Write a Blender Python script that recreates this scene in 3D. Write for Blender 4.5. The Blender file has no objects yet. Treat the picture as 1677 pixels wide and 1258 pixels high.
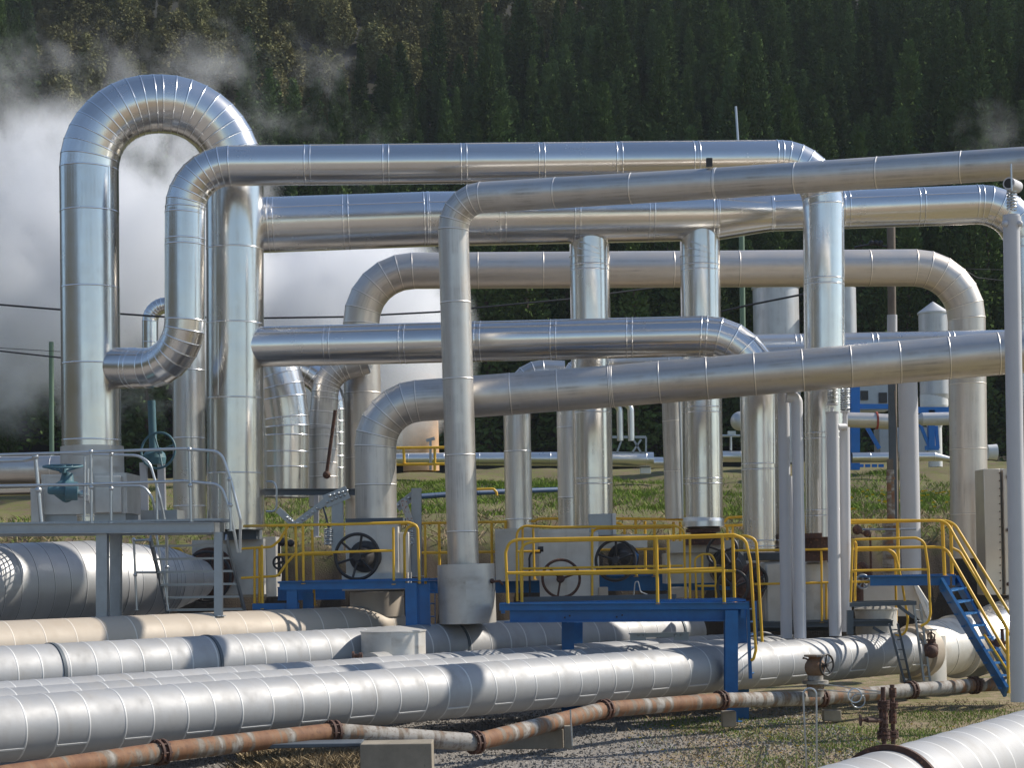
import bpy, math, random
import numpy as np
from mathutils import Vector, Matrix
random.seed(7); RN = np.random.default_rng(7)
S = bpy.context.scene; COL = S.collection

# ------------------------------------------------------------------ camera
F, CX, HY, CAMH = 3000.0, 838.5, 922.0, 2.6
ROLL = math.radians(1.2)
cam = bpy.data.cameras.new('camera'); co = bpy.data.objects.new('camera', cam); COL.objects.link(co)
cam.sensor_width = 36; cam.lens = F/1677*36; cam.shift_y = (HY-629)/1677; cam.clip_end = 3000
co.matrix_world = Matrix.Translation((0, 0, CAMH)) @ Matrix.Rotation(math.radians(90), 4, 'X') @ Matrix.Rotation(-ROLL, 4, 'Z')
S.camera = co
# ------------------------------------------------------------------ light
SUN_AZ, SUN_EL = math.radians(73), math.radians(40)     # azimuth clockwise from +Y (straight ahead)
w = bpy.data.worlds.new('World'); S.world = w; w.use_nodes = True
nt = w.node_tree; sky = nt.nodes.new('ShaderNodeTexSky'); sky.sky_type = 'NISHITA'; sky.sun_disc = False
sky.sun_elevation = SUN_EL; sky.sun_rotation = SUN_AZ; sky.air_density = 1.05; sky.dust_density = .35; sky.ozone_density = 2.2
nt.links.new(sky.outputs[0], nt.nodes['Background'].inputs[0]); nt.nodes['Background'].inputs[1].default_value = .115
sl = bpy.data.lights.new('sun', 'SUN'); sl.energy = 4.8; sl.angle = math.radians(.5); sl.color = (1, .93, .82)
so = bpy.data.objects.new('sun', sl); COL.objects.link(so)
sd = Vector((math.sin(SUN_AZ)*math.cos(SUN_EL), math.cos(SUN_AZ)*math.cos(SUN_EL), math.sin(SUN_EL)))
so.rotation_euler = sd.to_track_quat('Z', 'Y').to_euler()
S.view_settings.view_transform = 'Standard'; S.view_settings.look = 'None'; S.view_settings.exposure = .3; S.view_settings.gamma = 1
S.cycles.max_bounces = 8; S.cycles.volume_bounces = 6; S.cycles.volume_max_steps = 128; S.cycles.volume_step_rate = 1.5

def P(px, py, d):                       # pixel of the photograph + distance -> point of the place
    x = (px-CX)/F; z = (HY-py)/F; c, s = math.cos(ROLL), math.sin(ROLL)
    return Vector(((x*c+z*s)*d, d, CAMH+(-x*s+z*c)*d))
def px2m(n, d): return n*d/F
PD = Vector((.723, .69, 0))             # direction of the ground pipelines
def G(p, z, px):                        # a point of the ground pipeline at perpendicular distance p, under pixel column px
    t = (px-CX)/F; d = p/(.723-.69*t); return Vector((t*d, d, z))

# ------------------------------------------------------------------ materials
def new_mat(name):
    m = bpy.data.materials.new(name); m.use_nodes = True
    b = m.node_tree.nodes['Principled BSDF']; return m, m.node_tree, b
def N(nt, t, **k):
    n = nt.nodes.new(t)
    for a, v in k.items(): setattr(n, a, v)
    return n
def ramp(nt, src, stops):
    r = N(nt, 'ShaderNodeValToRGB'); e = r.color_ramp.elements
    while len(e) < len(stops): e.new(.5)
    for i, (p, c) in enumerate(stops):
        e[i].position = p; e[i].color = (c, c, c, 1) if isinstance(c, (int, float)) else (*c, 1)
    nt.links.new(src, r.inputs[0]); return r.outputs[0]
def noise(nt, scale, detail=4, rough=.55, stretch=None, vec='Object'):
    tc = N(nt, 'ShaderNodeTexCoord'); src = tc.outputs[vec]
    if stretch:
        mp = N(nt, 'ShaderNodeMapping'); mp.inputs['Scale'].default_value = stretch; nt.links.new(src, mp.inputs[0]); src = mp.outputs[0]
    n = N(nt, 'ShaderNodeTexNoise'); n.inputs['Scale'].default_value = scale; n.inputs['Detail'].default_value = detail; n.inputs['Roughness'].default_value = rough
    nt.links.new(src, n.inputs['Vector']); return n.outputs['Fac']
def mix(nt, fac, a, b, mode='MIX'):
    m = N(nt, 'ShaderNodeMix', data_type='RGBA', blend_type=mode)
    for sock, v in ((m.inputs[0], fac), (m.inputs[6], a), (m.inputs[7], b)):
        if hasattr(v, 'links'): nt.links.new(v, sock)
        elif isinstance(v, (int, float)): sock.default_value = v if sock == m.inputs[0] else (v, v, v, 1)
        else: sock.default_value = (*v, 1)
    return m.outputs[2]
def bump(nt, b, src, strength, dist=.02):
    n = N(nt, 'ShaderNodeBump'); n.inputs['Strength'].default_value = strength; n.inputs['Distance'].default_value = dist
    nt.links.new(src, n.inputs['Height']); nt.links.new(n.outputs[0], b.inputs['Normal']); return n
def mth(nt, op, a, b=0., c=0.):
    m = N(nt, 'ShaderNodeMath', operation=op)
    for i, v in enumerate((a, b, c)):
        if hasattr(v, 'links'): nt.links.new(v, m.inputs[i])
        else: m.inputs[i].default_value = v
    return m.outputs[0]

def clad_mat(name, col, rough, metal=1., var=.10, dirt=.25, dirtcol=(.16, .13, .1), dent=.25, rvar=.12, streak=True, beadcol=None):
    """sheet-metal cladding: each panel rolls a little different, with dents, dirt streaks and dull patches"""
    m, nt, b = new_mat(name)
    at = N(nt, 'ShaderNodeAttribute', attribute_name='panel'); pf = at.outputs['Fac']
    c1 = mix(nt, pf, tuple(c*(1-var) for c in col), tuple(min(1, c*(1+var)) for c in col))
    uv = N(nt, 'ShaderNodeUVMap'); mp = N(nt, 'ShaderNodeMapping'); nt.links.new(uv.outputs[0], mp.inputs[0])
    mp.inputs['Scale'].default_value = (.5, 26, 1) if streak else (3, 3, 1)
    n1 = N(nt, 'ShaderNodeTexNoise'); n1.inputs['Scale'].default_value = 1.6; n1.inputs['Detail'].default_value = 5
    nt.links.new(mp.outputs[0], n1.inputs['Vector'])
    n2 = noise(nt, 2.2, 6, .65); n3 = noise(nt, 14, 3)
    d = mth(nt, 'MULTIPLY', ramp(nt, n1.outputs['Fac'], [(.42, 0), (.75, 1)]), ramp(nt, n2, [(.40, .0), (.72, 1)]))
    d = mth(nt, 'MULTIPLY', d, dirt*2)
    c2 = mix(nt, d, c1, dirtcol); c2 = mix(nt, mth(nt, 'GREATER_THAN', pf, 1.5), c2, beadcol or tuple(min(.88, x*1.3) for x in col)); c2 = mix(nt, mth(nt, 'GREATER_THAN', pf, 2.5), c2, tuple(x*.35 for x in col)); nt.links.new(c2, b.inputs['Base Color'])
    r = mth(nt, 'ADD', mth(nt, 'MULTIPLY', mth(nt, 'MINIMUM', pf, 1), rvar*.6), rough-.3*rvar)
    r = mth(nt, 'ADD', r, mth(nt, 'MULTIPLY', ramp(nt, n2, [(.3, 0), (.75, 1)]), rvar))
    r = mth(nt, 'ADD', r, mth(nt, 'MULTIPLY', d, .35)); nt.links.new(r, b.inputs['Roughness'])
    b.inputs['Metallic'].default_value = metal
    n4 = noise(nt, 1.7, 2, .4); h = mth(nt, 'ADD', n4, mth(nt, 'MULTIPLY', n3, .06))
    bump(nt, b, h, dent, .05); return m
def paint_mat(name, col, rough=.45, metal=0., var=.12, chip=None, bumps=.05, chipf=.68):
    m, nt, b = new_mat(name)
    n1 = noise(nt, 3, 6, .65); n2 = noise(nt, 22, 5, .7)
    c = mix(nt, n1, tuple(x*(1-var*1.6) for x in col), tuple(min(1, x*(1+var*1.2)) for x in col))
    if chip: c = mix(nt, ramp(nt, n2, [(chipf-.03, 0), (chipf+.02, 1)]), c, chip)
    nt.links.new(c, b.inputs['Base Color']); b.inputs['Metallic'].default_value = metal
    nt.links.new(mth(nt, 'ADD', mth(nt, 'MULTIPLY', n1, .25), rough-.12), b.inputs['Roughness'])
    bump(nt, b, n2, bumps, .01); return m

M = {}
M['bright'] = clad_mat('bright aluminium cladding', (.74, .73, .71), .20, var=.10, dirt=.10, dent=.08, rvar=.06)
M['satin'] = clad_mat('satin aluminium cladding', (.71, .70, .675), .27, var=.07, dirt=.18, dent=.1, rvar=.1)
M['aged'] = clad_mat('aged aluminium cladding', (.62, .59, .55), .36, metal=.95, var=.08, dirt=.32, dent=.12, rvar=.14)
M['dullbeige'] = clad_mat('dull beige grey cladding', (.68, .62, .55), .36, metal=.8, var=.05, dirt=.2, dent=.1, rvar=.08)
M['spiral'] = clad_mat('weathered aluminium pipe lagging', (.37, .372, .377), .52, metal=.34, beadcol=(.60, .60, .59), var=.07, dirt=.28, dirtcol=(.27, .24, .20), dent=.2, rvar=.14, streak=False)
M['beige'] = clad_mat('beige painted lagging', (.45, .385, .31), .55, metal=.1, beadcol=(.66, .60, .52), var=.05, dirt=.22, dirtcol=(.36, .27, .18), dent=.1, rvar=.1, streak=False)
M['cover'] = clad_mat('sheet metal valve cover', (.62, .60, .56), .42, metal=.5, var=.08, dirt=.45, dirtcol=(.3, .23, .15), dent=.25, rvar=.2, streak=False)
M['lagging'] = clad_mat('large pipe lagging', (.50, .50, .50), .46, metal=.6, var=.08, dirt=.2, dent=.15, rvar=.12, streak=False)
M['galv'] = paint_mat('galvanised steel', (.36, .39, .42), .42, metal=.75, var=.2)
M['galvrail'] = paint_mat('bright galvanised tube', (.55, .58, .60), .36, metal=.85, var=.15)
M['darksteel'] = paint_mat('dark weathered steel', (.10, .12, .14), .6, metal=.3, var=.3)
M['white_post'] = paint_mat('pale grey painted post', (.56, .56, .58), .5, var=.06, chip=(.3, .26, .22), chipf=.76)
M['blue'] = paint_mat('blue painted steel', (.010, .13, .36), .42, var=.35, chip=(.05, .09, .14), chipf=.70)
M['blue_far'] = paint_mat('bright blue painted frame', (.01, .17, .55), .45, var=.15)
M['yellow'] = paint_mat('yellow painted handrail', (.78, .45, .03), .42, var=.22, chip=(.25, .13, .05), chipf=.70)
M['teal'] = paint_mat('teal painted cast iron', (.075, .165, .20), .5, var=.3, chip=(.16, .13, .1), chipf=.70)
M['black'] = paint_mat('black cast iron', (.035, .032, .032), .45, var=.3, chip=(.12, .09, .07), chipf=.72)
M['rustdark'] = paint_mat('dark rusted iron', (.085, .042, .03), .75, var=.5, chip=(.20, .09, .05), chipf=.6, bumps=.3)
M['rustorange'] = paint_mat('orange rusted iron', (.30, .13, .06), .8, var=.4, chip=(.12, .05, .03), chipf=.6, bumps=.3)
M['concrete'] = paint_mat('weathered concrete', (.30, .26, .20), .9, var=.4, chip=(.2, .18, .14), chipf=.66, bumps=.3)
M['wood'] = paint_mat('weathered timber', (.17, .14, .11), .85, var=.35, bumps=.4)
M['greenpole'] = paint_mat('green painted pole', (.16, .24, .16), .6, var=.2)
M['cable'] = paint_mat('black cable', (.02, .02, .022), .5, var=.1)
M['blue_dull'] = paint_mat('faded dark blue pipe paint', (.03, .075, .17), .6, var=.3)
M['tank'] = clad_mat('grey tank shell', (.55, .55, .55), .42, metal=.6, var=.05, dirt=.2, dent=.1)
M['whitepaint'] = paint_mat('white paint', (.72, .72, .70), .5, var=.08)
M['redpaint'] = paint_mat('red primer paint', (.34, .05, .03), .6, var=.2)
def rust_pipe_mat():
    m, nt, b = new_mat('rusty galvanised water pipe')
    uv = N(nt, 'ShaderNodeUVMap'); mp = N(nt, 'ShaderNodeMapping'); nt.links.new(uv.outputs[0], mp.inputs[0]); mp.inputs['Scale'].default_value = (4.5, .9, 1)
    n1 = N(nt, 'ShaderNodeTexNoise'); n1.inputs['Scale'].default_value = 1.5; n1.inputs['Detail'].default_value = 6; nt.links.new(mp.outputs[0], n1.inputs['Vector'])
    n2 = noise(nt, .8, 3); n3 = noise(nt, 18, 5, .7)
    f = mth(nt, 'ADD', mth(nt, 'MULTIPLY', n1.outputs['Fac'], .65), mth(nt, 'MULTIPLY', n2, .45))
    at = N(nt, 'ShaderNodeAttribute', attribute_name='panel'); f = mth(nt, 'ADD', f, mth(nt, 'MULTIPLY', mth(nt, 'SUBTRACT', .7, at.outputs['Fac']), .13))
    c = N(nt, 'ShaderNodeValToRGB'); e = c.color_ramp.elements; e[0].position = .42; e[0].color = (.18, .082, .04, 1); e[1].position = .62; e[1].color = (.33, .31, .28, 1)
    x = e.new(.50); x.color = (.23, .115, .055, 1); x = e.new(.55); x.color = (.17, .135, .10, 1)
    nt.links.new(f, c.inputs[0]); cc = mix(nt, ramp(nt, n3, [(.52, 0), (.68, .7)]), c.outputs[0], (.10, .045, .025))
    nt.links.new(cc, b.inputs['Base Color']); b.inputs['Roughness'].default_value = .75; bump(nt, b, n3, .25, .01); return m
M['rustpipe'] = rust_pipe_mat()

# ------------------------------------------------------------------ mesh builder
class MB:
    def __init__(s): s.v = []; s.f = []; s.p = []; s.uv = []
    def add(s, vs, fs, panel=.5, uvs=None):
        o = len(s.v); s.v += [tuple(v) for v in vs]; s.f += [tuple(i+o for i in f) for f in fs]
        s.p += [panel]*len(fs)
        s.uv += uvs if uvs else [[(0, 0)]*len(f) for f in fs]
    def obox(s, a, b, w, h, up=(0, 0, 1)):
        """box from a to b, w wide sideways, h along up"""
        a = Vector(a); b = Vector(b); t = (b-a).normalized(); u = Vector(up); r = t.cross(u)
        if r.length < 1e-4: r = t.cross(Vector((1, 0, 0)))
        r.normalize(); u = r.cross(t).normalized(); r *= w/2; u *= h/2
        vs = [a-r-u, a+r-u, a+r+u, a-r+u, b-r-u, b+r-u, b+r+u, b-r+u]
        s.add(vs, [(0, 1, 2, 3), (7, 6, 5, 4), (4, 5, 1, 0), (5, 6, 2, 1), (6, 7, 3, 2), (7, 4, 0, 3)], random.random()); return s
    def ibeam(s, a, b, w, h, up=(0, 0, 1), t=.016):
        a = Vector(a); b = Vector(b); d = (b-a).normalized(); r = d.cross(Vector(up)).normalized(); u = r.cross(d).normalized()
        s.obox(a+u*(h/2-t/2), b+u*(h/2-t/2), w, t, u); s.obox(a-u*(h/2-t/2), b-u*(h/2-t/2), w, t, u); s.obox(a, b, t*.8, h-2*t, u); return s
    def tube(s, pts, r, n=12, bend=0., cap=True, panel=None, seg=5):
        pts = fillet([Vector(p) for p in pts], bend, seg); 
        rr = r if isinstance(r, (list, tuple)) else [r]*len(pts)
        if len(rr) != len(pts): rr = [rr[0]]*len(pts)
        t0 = (pts[1]-pts[0]).normalized(); u = perp(t0); vs = []; L = 0; Ls = []
        tp = t0
        for i, p in enumerate(pts):
            t = t0 if i == 0 else (pts[-1]-pts[-2]).normalized() if i == len(pts)-1 else ((pts[i]-pts[i-1]).normalized()+(pts[i+1]-pts[i]).normalized()).normalized()
            if i: u = tp.rotation_difference(t) @ u; L += (p-pts[i-1]).length
            tp = t; v = t.cross(u); Ls.append(L)
            vs += [p+(u*math.cos(2*math.pi*k/n)+v*math.sin(2*math.pi*k/n))*rr[i] for k in range(n)]
        fs = []; uvs = []
        for i in range(len(pts)-1):
            for k in range(n):
                k2 = (k+1) % n; fs.append((i*n+k, i*n+k2, (i+1)*n+k2, (i+1)*n+k))
                uvs.append([(Ls[i], k/n), (Ls[i], (k+1)/n), (Ls[i+1], (k+1)/n), (Ls[i+1], k/n)])
        if cap:
            fs.append(tuple(range(n))[::-1]); fs.append(tuple((len(pts)-1)*n+k for k in range(n))); uvs += [[(0, 0)]*n]*2
        s.add(vs, fs, random.random() if panel is None else panel, uvs); return s
    def lathe(s, c, ax, prof, n=28, panel=None):
        """prof = [(distance along axis, radius)...]"""
        c = Vector(c); ax = Vector(ax).normalized(); u = perp(ax); v = ax.cross(u)
        for (h0, r0), (h1, r1) in zip(prof, prof[1:]):          # each band has its own verts -> crisp edges
            vs = [c+ax*h0+(u*math.cos(2*math.pi*k/n)+v*math.sin(2*math.pi*k/n))*max(r0, 1e-4) for k in range(n)]
            vs += [c+ax*h1+(u*math.cos(2*math.pi*k/n)+v*math.sin(2*math.pi*k/n))*max(r1, 1e-4) for k in range(n)]
            s.add(vs, [(k, (k+1) % n, n+(k+1) % n, n+k) for k in range(n)], random.random() if panel is None else panel,
                  [[(h0, k/n), (h0, (k+1)/n), (h1, (k+1)/n), (h1, k/n)] for k in range(n)])
        return s
    def torus(s, c, ax, R, r, n=36, m=10):
        c = Vector(c); ax = Vector(ax).normalized(); u = perp(ax); v = ax.cross(u); vs = []; fs = []
        for i in range(n):
            e = u*math.cos(2*math.pi*i/n)+v*math.sin(2*math.pi*i/n)
            vs += [c+e*(R+r*math.cos(2*math.pi*j/m))+ax*(r*math.sin(2*math.pi*j/m)) for j in range(m)]
            fs += [(i*m+j, ((i+1) % n)*m+j, ((i+1) % n)*m+(j+1) % m, i*m+(j+1) % m) for j in range(m)]
        s.add(vs, fs, random.random()); return s
    def ball(s, c, r, n=16, m=10, sc=(1, 1, 1)):
        c = Vector(c); vs = []; fs = []
        for i in range(m+1):
            a = math.pi*i/m
            vs += [c+Vector((math.sin(a)*math.cos(2*math.pi*k/n)*sc[0], math.sin(a)*math.sin(2*math.pi*k/n)*sc[1], math.cos(a)*sc[2]))*r for k in range(n)]
        for i in range(m): fs += [(i*n+k, (i+1)*n+k, (i+1)*n+(k+1) % n, i*n+(k+1) % n) for k in range(n)]
        s.add(vs, fs, random.random()); return s
    def bbox_px(s, x0, y0, x1, y1, d, depth):
        """a box whose front face covers the pixel rectangle at distance d"""
        a = P((x0+x1)/2, (y0+y1)/2, d); hw = px2m(x1-x0, d)/2; s.obox(a+Vector((-hw, depth/2, 0)), a+Vector((hw, depth/2, 0)), depth, px2m(y1-y0, d)); return s
    def build(s, name, mat, parent=None, smooth=True, bevel=0.):
        me = bpy.data.meshes.new(name); vs = np.array(s.v, dtype=np.float64)
        if parent is None: org = Vector(((vs[:, 0].min()+vs[:, 0].max())/2, (vs[:, 1].min()+vs[:, 1].max())/2, vs[:, 2].min())); 
        else:
            org = Vector((0, 0, 0)); q = parent
            while q: org += q.location; q = q.parent
        me.from_pydata([tuple(v) for v in (vs-np.array(org))], [], s.f)
        a = me.attributes.new('panel', 'FLOAT', 'FACE'); a.data.foreach_set('value', s.p)
        uv = me.uv_layers.new(name='UVMap'); fl = [c for f in s.uv for p in f for c in p]
        if len(fl) == 2*len(me.loops): uv.data.foreach_set('uv', fl)
        me.materials.append(mat)
        o = bpy.data.objects.new(name, me); COL.objects.link(o)
        if parent: o.parent = parent
        else: o.location = org
        if smooth:
            try: me.shade_auto(angle=math.radians(38))
            except Exception: 
                me.polygons.foreach_set('use_smooth', [True]*len(me.polygons))
                sharp_edges(me, 38)
        if bevel:
            b = o.modifiers.new('bevel', 'BEVEL'); b.width = bevel; b.segments = 2; b.limit_method = 'ANGLE'
        return o
def sharp_edges(me, deg):
    import bmesh
    bm = bmesh.new(); bm.from_mesh(me); lim = math.radians(deg)
    for e in bm.edges:
        if len(e.link_faces) == 2 and e.calc_face_angle(0) > lim: e.smooth = False
    bm.to_mesh(me); bm.free()
def perp(t):
    u = Vector((0, 0, 1)).cross(t)
    if u.length < .2: u = Vector((1, 0, 0)).cross(t)
    return u.normalized()
def fillet(pts, bend, seg=5):
    if bend <= 0 or len(pts) < 3: return pts
    out = [pts[0]]
    for i in range(1, len(pts)-1):
        a = (pts[i-1]-pts[i]); b = (pts[i+1]-pts[i]); la, lb = a.length, b.length; a.normalize(); b.normalize()
        ang = math.pi-a.angle(b)
        if ang < .02: out.append(pts[i]); continue
        L = min(bend*math.tan(ang/2), la*.49, lb*.49); R = L/math.tan(ang/2)
        c = pts[i]+(a+b).normalized()*(R/math.cos(ang/2)); p0 = pts[i]+a*L; n = (p0-c).normalized(); ax = (-a).cross(b).normalized()
        for k in range(seg+1): out.append(c+(Matrix.Rotation(ang*k/seg, 3, ax) @ n)*R)
    out.append(pts[-1]); return out

def clad(mb, pts, R, bend=.9, seam=1.35, gores=7, n=44, bead=.005, bw=.028, double=False, start=.6, cap=False, lap=None, jitter=.0, dark=True):
    """lagged pipe: sheet panels end to end with raised lap beads; elbows are cut in gores. R may be a list, one per corner point"""
    pts = [Vector(p) for p in pts]; Rl = list(R) if isinstance(R, (list, tuple)) else [R]*len(pts)
    J = [(pts[0], Rl[0], False)]; prev = pts[0]; prevR = Rl[0]
    def straight(p0, p1, r0, r1, first):
        L = (p1-p0).length; out = []; s = start if first else seam
        while s < L-.12:
            f = s/L; out.append((p0.lerp(p1, f), r0+(r1-r0)*f, True)); s += seam*(1+random.uniform(-jitter, jitter))
        return out
    for i in range(1, len(pts)):
        if i < len(pts)-1:
            a = (pts[i-1]-pts[i]); b = (pts[i+1]-pts[i]); la, lb = a.length, b.length; a.normalize(); b.normalize(); ang = math.pi-a.angle(b)
            if ang < .03 or (not isinstance(bend, dict) and bend <= 0): arc = [(pts[i], Rl[i], True)]
            else:
                bd = bend[i] if isinstance(bend, dict) else bend
                L = min(bd*math.tan(ang/2), la*.98 if i == 1 else la*.5, lb*.98 if i == len(pts)-2 else lb*.5); Rb = L/math.tan(ang/2)
                c = pts[i]+(a+b).normalized()*(Rb/math.cos(ang/2)); p0 = pts[i]+a*L; nn = (p0-c).normalized(); ax = (-a).cross(b).normalized()
                g = max(2, round(gores*ang/(math.pi/2)))
                arc = [(c+(Matrix.Rotation(ang*k/g, 3, ax) @ nn)*Rb, Rl[i], True) for k in range(g+1)]
        else: arc = [(pts[i], Rl[i], False)]
        J += straight(prev, arc[0][0], prevR, arc[0][1], i == 1); J += arc; prev, prevR = arc[-1][0], arc[-1][1]
    tan = [(J[i+1][0]-J[i][0]).normalized() for i in range(len(J)-1)]
    u = perp(tan[0]); Ls = 0.
    rings = []
    for i, (c, r, _) in enumerate(J):
        t1 = tan[max(0, i-1)]; t2 = tan[min(i, len(tan)-1)]; b = (t1+t2).normalized()
        if i > 0: u1 = u
        else: u1 = u
        v1 = t1.cross(u1); ring = []
        for k in range(n):
            o = u1*math.cos(2*math.pi*k/n)+v1*math.sin(2*math.pi*k/n); o = o-t1*(o.dot(b)/t1.dot(b)); ring.append(o)
        rings.append((c, r, ring, b)); u = (t1.rotation_difference(t2) @ u1) if i < len(J)-1 and i > 0 else u1
    for i in range(len(J)-1):
        c0, r0, g0, b0 = rings[i]; c1, r1, g1, b1 = rings[i+1]; L = (c1-c0).length; k0 = random.random(); e = 1+(.0025 if i % 2 else 0)+random.uniform(0, .0015)
        vs = [c0+g0[k]*r0*e for k in range(n)]+[c1+g1[k]*r1*e for k in range(n)]
        mb.add(vs, [(k, (k+1) % n, n+(k+1) % n, n+k) for k in range(n)], k0, [[(Ls, k/n), (Ls, (k+1)/n), (Ls+L, (k+1)/n), (Ls+L, k/n)] for k in range(n)])
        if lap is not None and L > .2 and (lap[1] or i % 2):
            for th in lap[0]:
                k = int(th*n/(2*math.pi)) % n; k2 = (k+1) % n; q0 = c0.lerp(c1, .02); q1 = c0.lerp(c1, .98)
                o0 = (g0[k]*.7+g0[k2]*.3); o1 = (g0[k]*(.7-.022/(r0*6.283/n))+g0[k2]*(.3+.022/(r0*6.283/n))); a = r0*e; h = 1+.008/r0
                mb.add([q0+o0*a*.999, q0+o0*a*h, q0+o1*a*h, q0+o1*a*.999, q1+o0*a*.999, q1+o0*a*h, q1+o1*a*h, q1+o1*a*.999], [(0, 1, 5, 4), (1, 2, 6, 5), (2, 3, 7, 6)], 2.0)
        Ls += L
    for i, (c, r, ring, b) in enumerate(rings):
        if not J[i][2]: continue
        for off in ((-.05, .05) if (double and i and (J[i][0]-J[i-1][0]).length > .5) else (0,)):
            mid = c+b*off; vs = []
            for dz, h in ((-bw/2, .0), (-bw/4, bead), (bw/4, bead), (bw/2, .0)): vs += [mid+b*dz+o*(r*1.002+h) for o in ring]
            fs = [(j*n+k, j*n+(k+1) % n, (j+1)*n+(k+1) % n, (j+1)*n+k) for j in range(3) for k in range(n)]
            mb.add(vs, fs, 2.0, [[(Ls, 0)]*4]*len(fs))
            if dark: mb.p[-len(fs):] = [3.0]*n+[2.0]*(2*n)  # dark first strip paints the shadow gap beside each bead
    if cap:
        for (c, r, g, b), fl in ((rings[0], True), (rings[-1], False)):
            mb.add([c+o*r for o in g], [tuple(range(n))[::-1] if fl else tuple(range(n))], .5)
    return mb

def tag(o, label=None, cat=None, group=None, kind=None):
    for k, v in (('label', label), ('category', cat), ('group', group), ('kind', kind)):
        if v: o[k] = v
    return o
def thing(name, label, cat, loc=(0, 0, 0), group=None):
    o = bpy.data.objects.new(name, None); o.empty_display_size = .2; COL.objects.link(o); o.location = loc; return tag(o, label, cat, group)
def copy_tree(o, delta):
    r = o.copy(); COL.objects.link(r); r.location = o.location+Vector(delta)
    def rec(src, dst):
        for ch in list(src.children):
            c = ch.copy(); COL.objects.link(c); c.parent = dst; rec(ch, c)
    rec(o, r); return r
def pipe(label, pts, R, mat='satin', name='process_pipe', cat='pipe', group=None, parent=None, **k):
    """pts = [(px,py,d)...] or Vectors; R in photo pixels at the first point's distance unless given in metres with m=True"""
    m = k.pop('m', False); q = [p if isinstance(p, Vector) else P(*p) for p in pts]
    if not m: R = [px2m(r, pp[2])/2 for r, pp in zip(R, pts)] if isinstance(R, (list, tuple)) else px2m(R, pts[0][2])/2
    mb = MB(); clad(mb, q, R, **k); o = mb.build(name, M[mat], parent)
    if parent is None: tag(o, label, cat, group)
    return o
# ------------------------------------------------------------------ ground, bank, hill
def hnoise(x, y, s): return np.sin(x*s+1.3)*np.cos(y*s*.8+.4)+.5*np.sin(x*s*2.3+y*s*1.7)+.3*np.sin(x*s*4.9-y*s*3.1)
def ground_h(x, y):
    z = .03*hnoise(x, y, .8)
    e = y-.16*hnoise(x, y*0, 1.3)-.08*hnoise(x, y*0, 4.1)
    z = z+np.interp(e, [0, 43.2, 43.9, 44.8, 46, 75, 95, 400], [0, 0, 1.9, 3.05, 3.55, 6.35, 6.9, 6.9])
    return z+np.clip((e-44)/6, 0, 1)*.12*hnoise(x, y, .5)
ys = np.concatenate([np.linspace(-500, 0, 30), np.linspace(1, 36, 90), np.linspace(36.2, 50, 90), np.linspace(50.5, 100, 90), [200, 500]])
xs = np.concatenate([np.linspace(-500, -31, 20), np.linspace(-30, 30, 260), np.linspace(31, 500, 20)])
XX, YY = np.meshgrid(xs, ys); ZZ = ground_h(XX, YY)
me = bpy.data.meshes.new('ground'); nx, ny = len(xs), len(ys)
V = np.stack([XX, YY, ZZ], -1).reshape(-1, 3); ii, jj = np.meshgrid(np.arange(ny-1), np.arange(nx-1), indexing='ij'); q = (ii*nx+jj).ravel()
me.from_pydata(V.tolist(), [], np.stack([q, q+1, q+nx+1, q+nx], -1).tolist()); me.polygons.foreach_set('use_smooth', [True]*len(me.polygons))
ground = bpy.data.objects.new('ground', me); COL.objects.link(ground); tag(ground, kind='structure')
m, nt, b = new_mat('gravel, dry turf and grass ground')
tc = N(nt, 'ShaderNodeTexCoord'); sx = N(nt, 'ShaderNodeSeparateXYZ'); nt.links.new(tc.outputs['Object'], sx.inputs[0]); X_, Y_, Z_ = sx.outputs
n1 = noise(nt, .35, 5, .6); n2 = noise(nt, 3, 8, .7); n3 = noise(nt, 45, 3, .8)
vo = N(nt, 'ShaderNodeTexVoronoi'); vo.inputs['Scale'].default_value = 38; nt.links.new(tc.outputs['Object'], vo.inputs['Vector'])
gravel = mix(nt, vo.outputs['Distance'], (.22, .20, .185), (.48, .455, .42)); gravel = mix(nt, n3, gravel, (.13, .115, .10))
straw = mix(nt, n3, (.36, .28, .19), (.21, .16, .11)); green = mix(nt, n3, (.09, .11, .03), (.17, .17, .06))
# gravel near the block supports, straw and green patches to the right and on the bank
gx = mth(nt, 'ADD', mth(nt, 'MULTIPLY', X_, .30), mth(nt, 'MULTIPLY', mth(nt, 'SUBTRACT', n1, .5), 2.2)); gx = mth(nt, 'ADD', gx, mth(nt, 'MULTIPLY', mth(nt, 'SUBTRACT', n2, .5), 1.2))
near = mix(nt, ramp(nt, gx, [(.50, 0), (.80, 1)]), gravel, straw)
gy = ramp(nt, mth(nt, 'MULTIPLY', mth(nt, 'SUBTRACT', Y_, 14), .3), [(0, 0), (1, 1)])
near = mix(nt, mth(nt, 'MULTIPLY', gy, ramp(nt, mth(nt, 'ADD', mth(nt, 'MULTIPLY', n2, .8), mth(nt, 'MULTIPLY', mth(nt, 'MINIMUM', gx, 1.2), .25)), [(.64, 0), (.76, .8)])), near, green)
brown = mix(nt, n3, (.11, .08, .055), (.20, .15, .105)); far = mix(nt, ramp(nt, n2, [(.42, 0), (.6, 1)]), green, brown)
earth = mix(nt, n2, (.03, .023, .017), (.06, .047, .034))
fy = mth(nt, 'DIVIDE', mth(nt, 'SUBTRACT', Y_, 44.4), .8); fy = ramp(nt, fy, [(0, 0), (1, 1)])
e0 = ramp(nt, mth(nt, 'DIVIDE', mth(nt, 'SUBTRACT', Y_, 40.5), 2.), [(0, 0), (1, 1)])
cc = mix(nt, e0, near, earth); cc = mix(nt, fy, cc, far)
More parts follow.
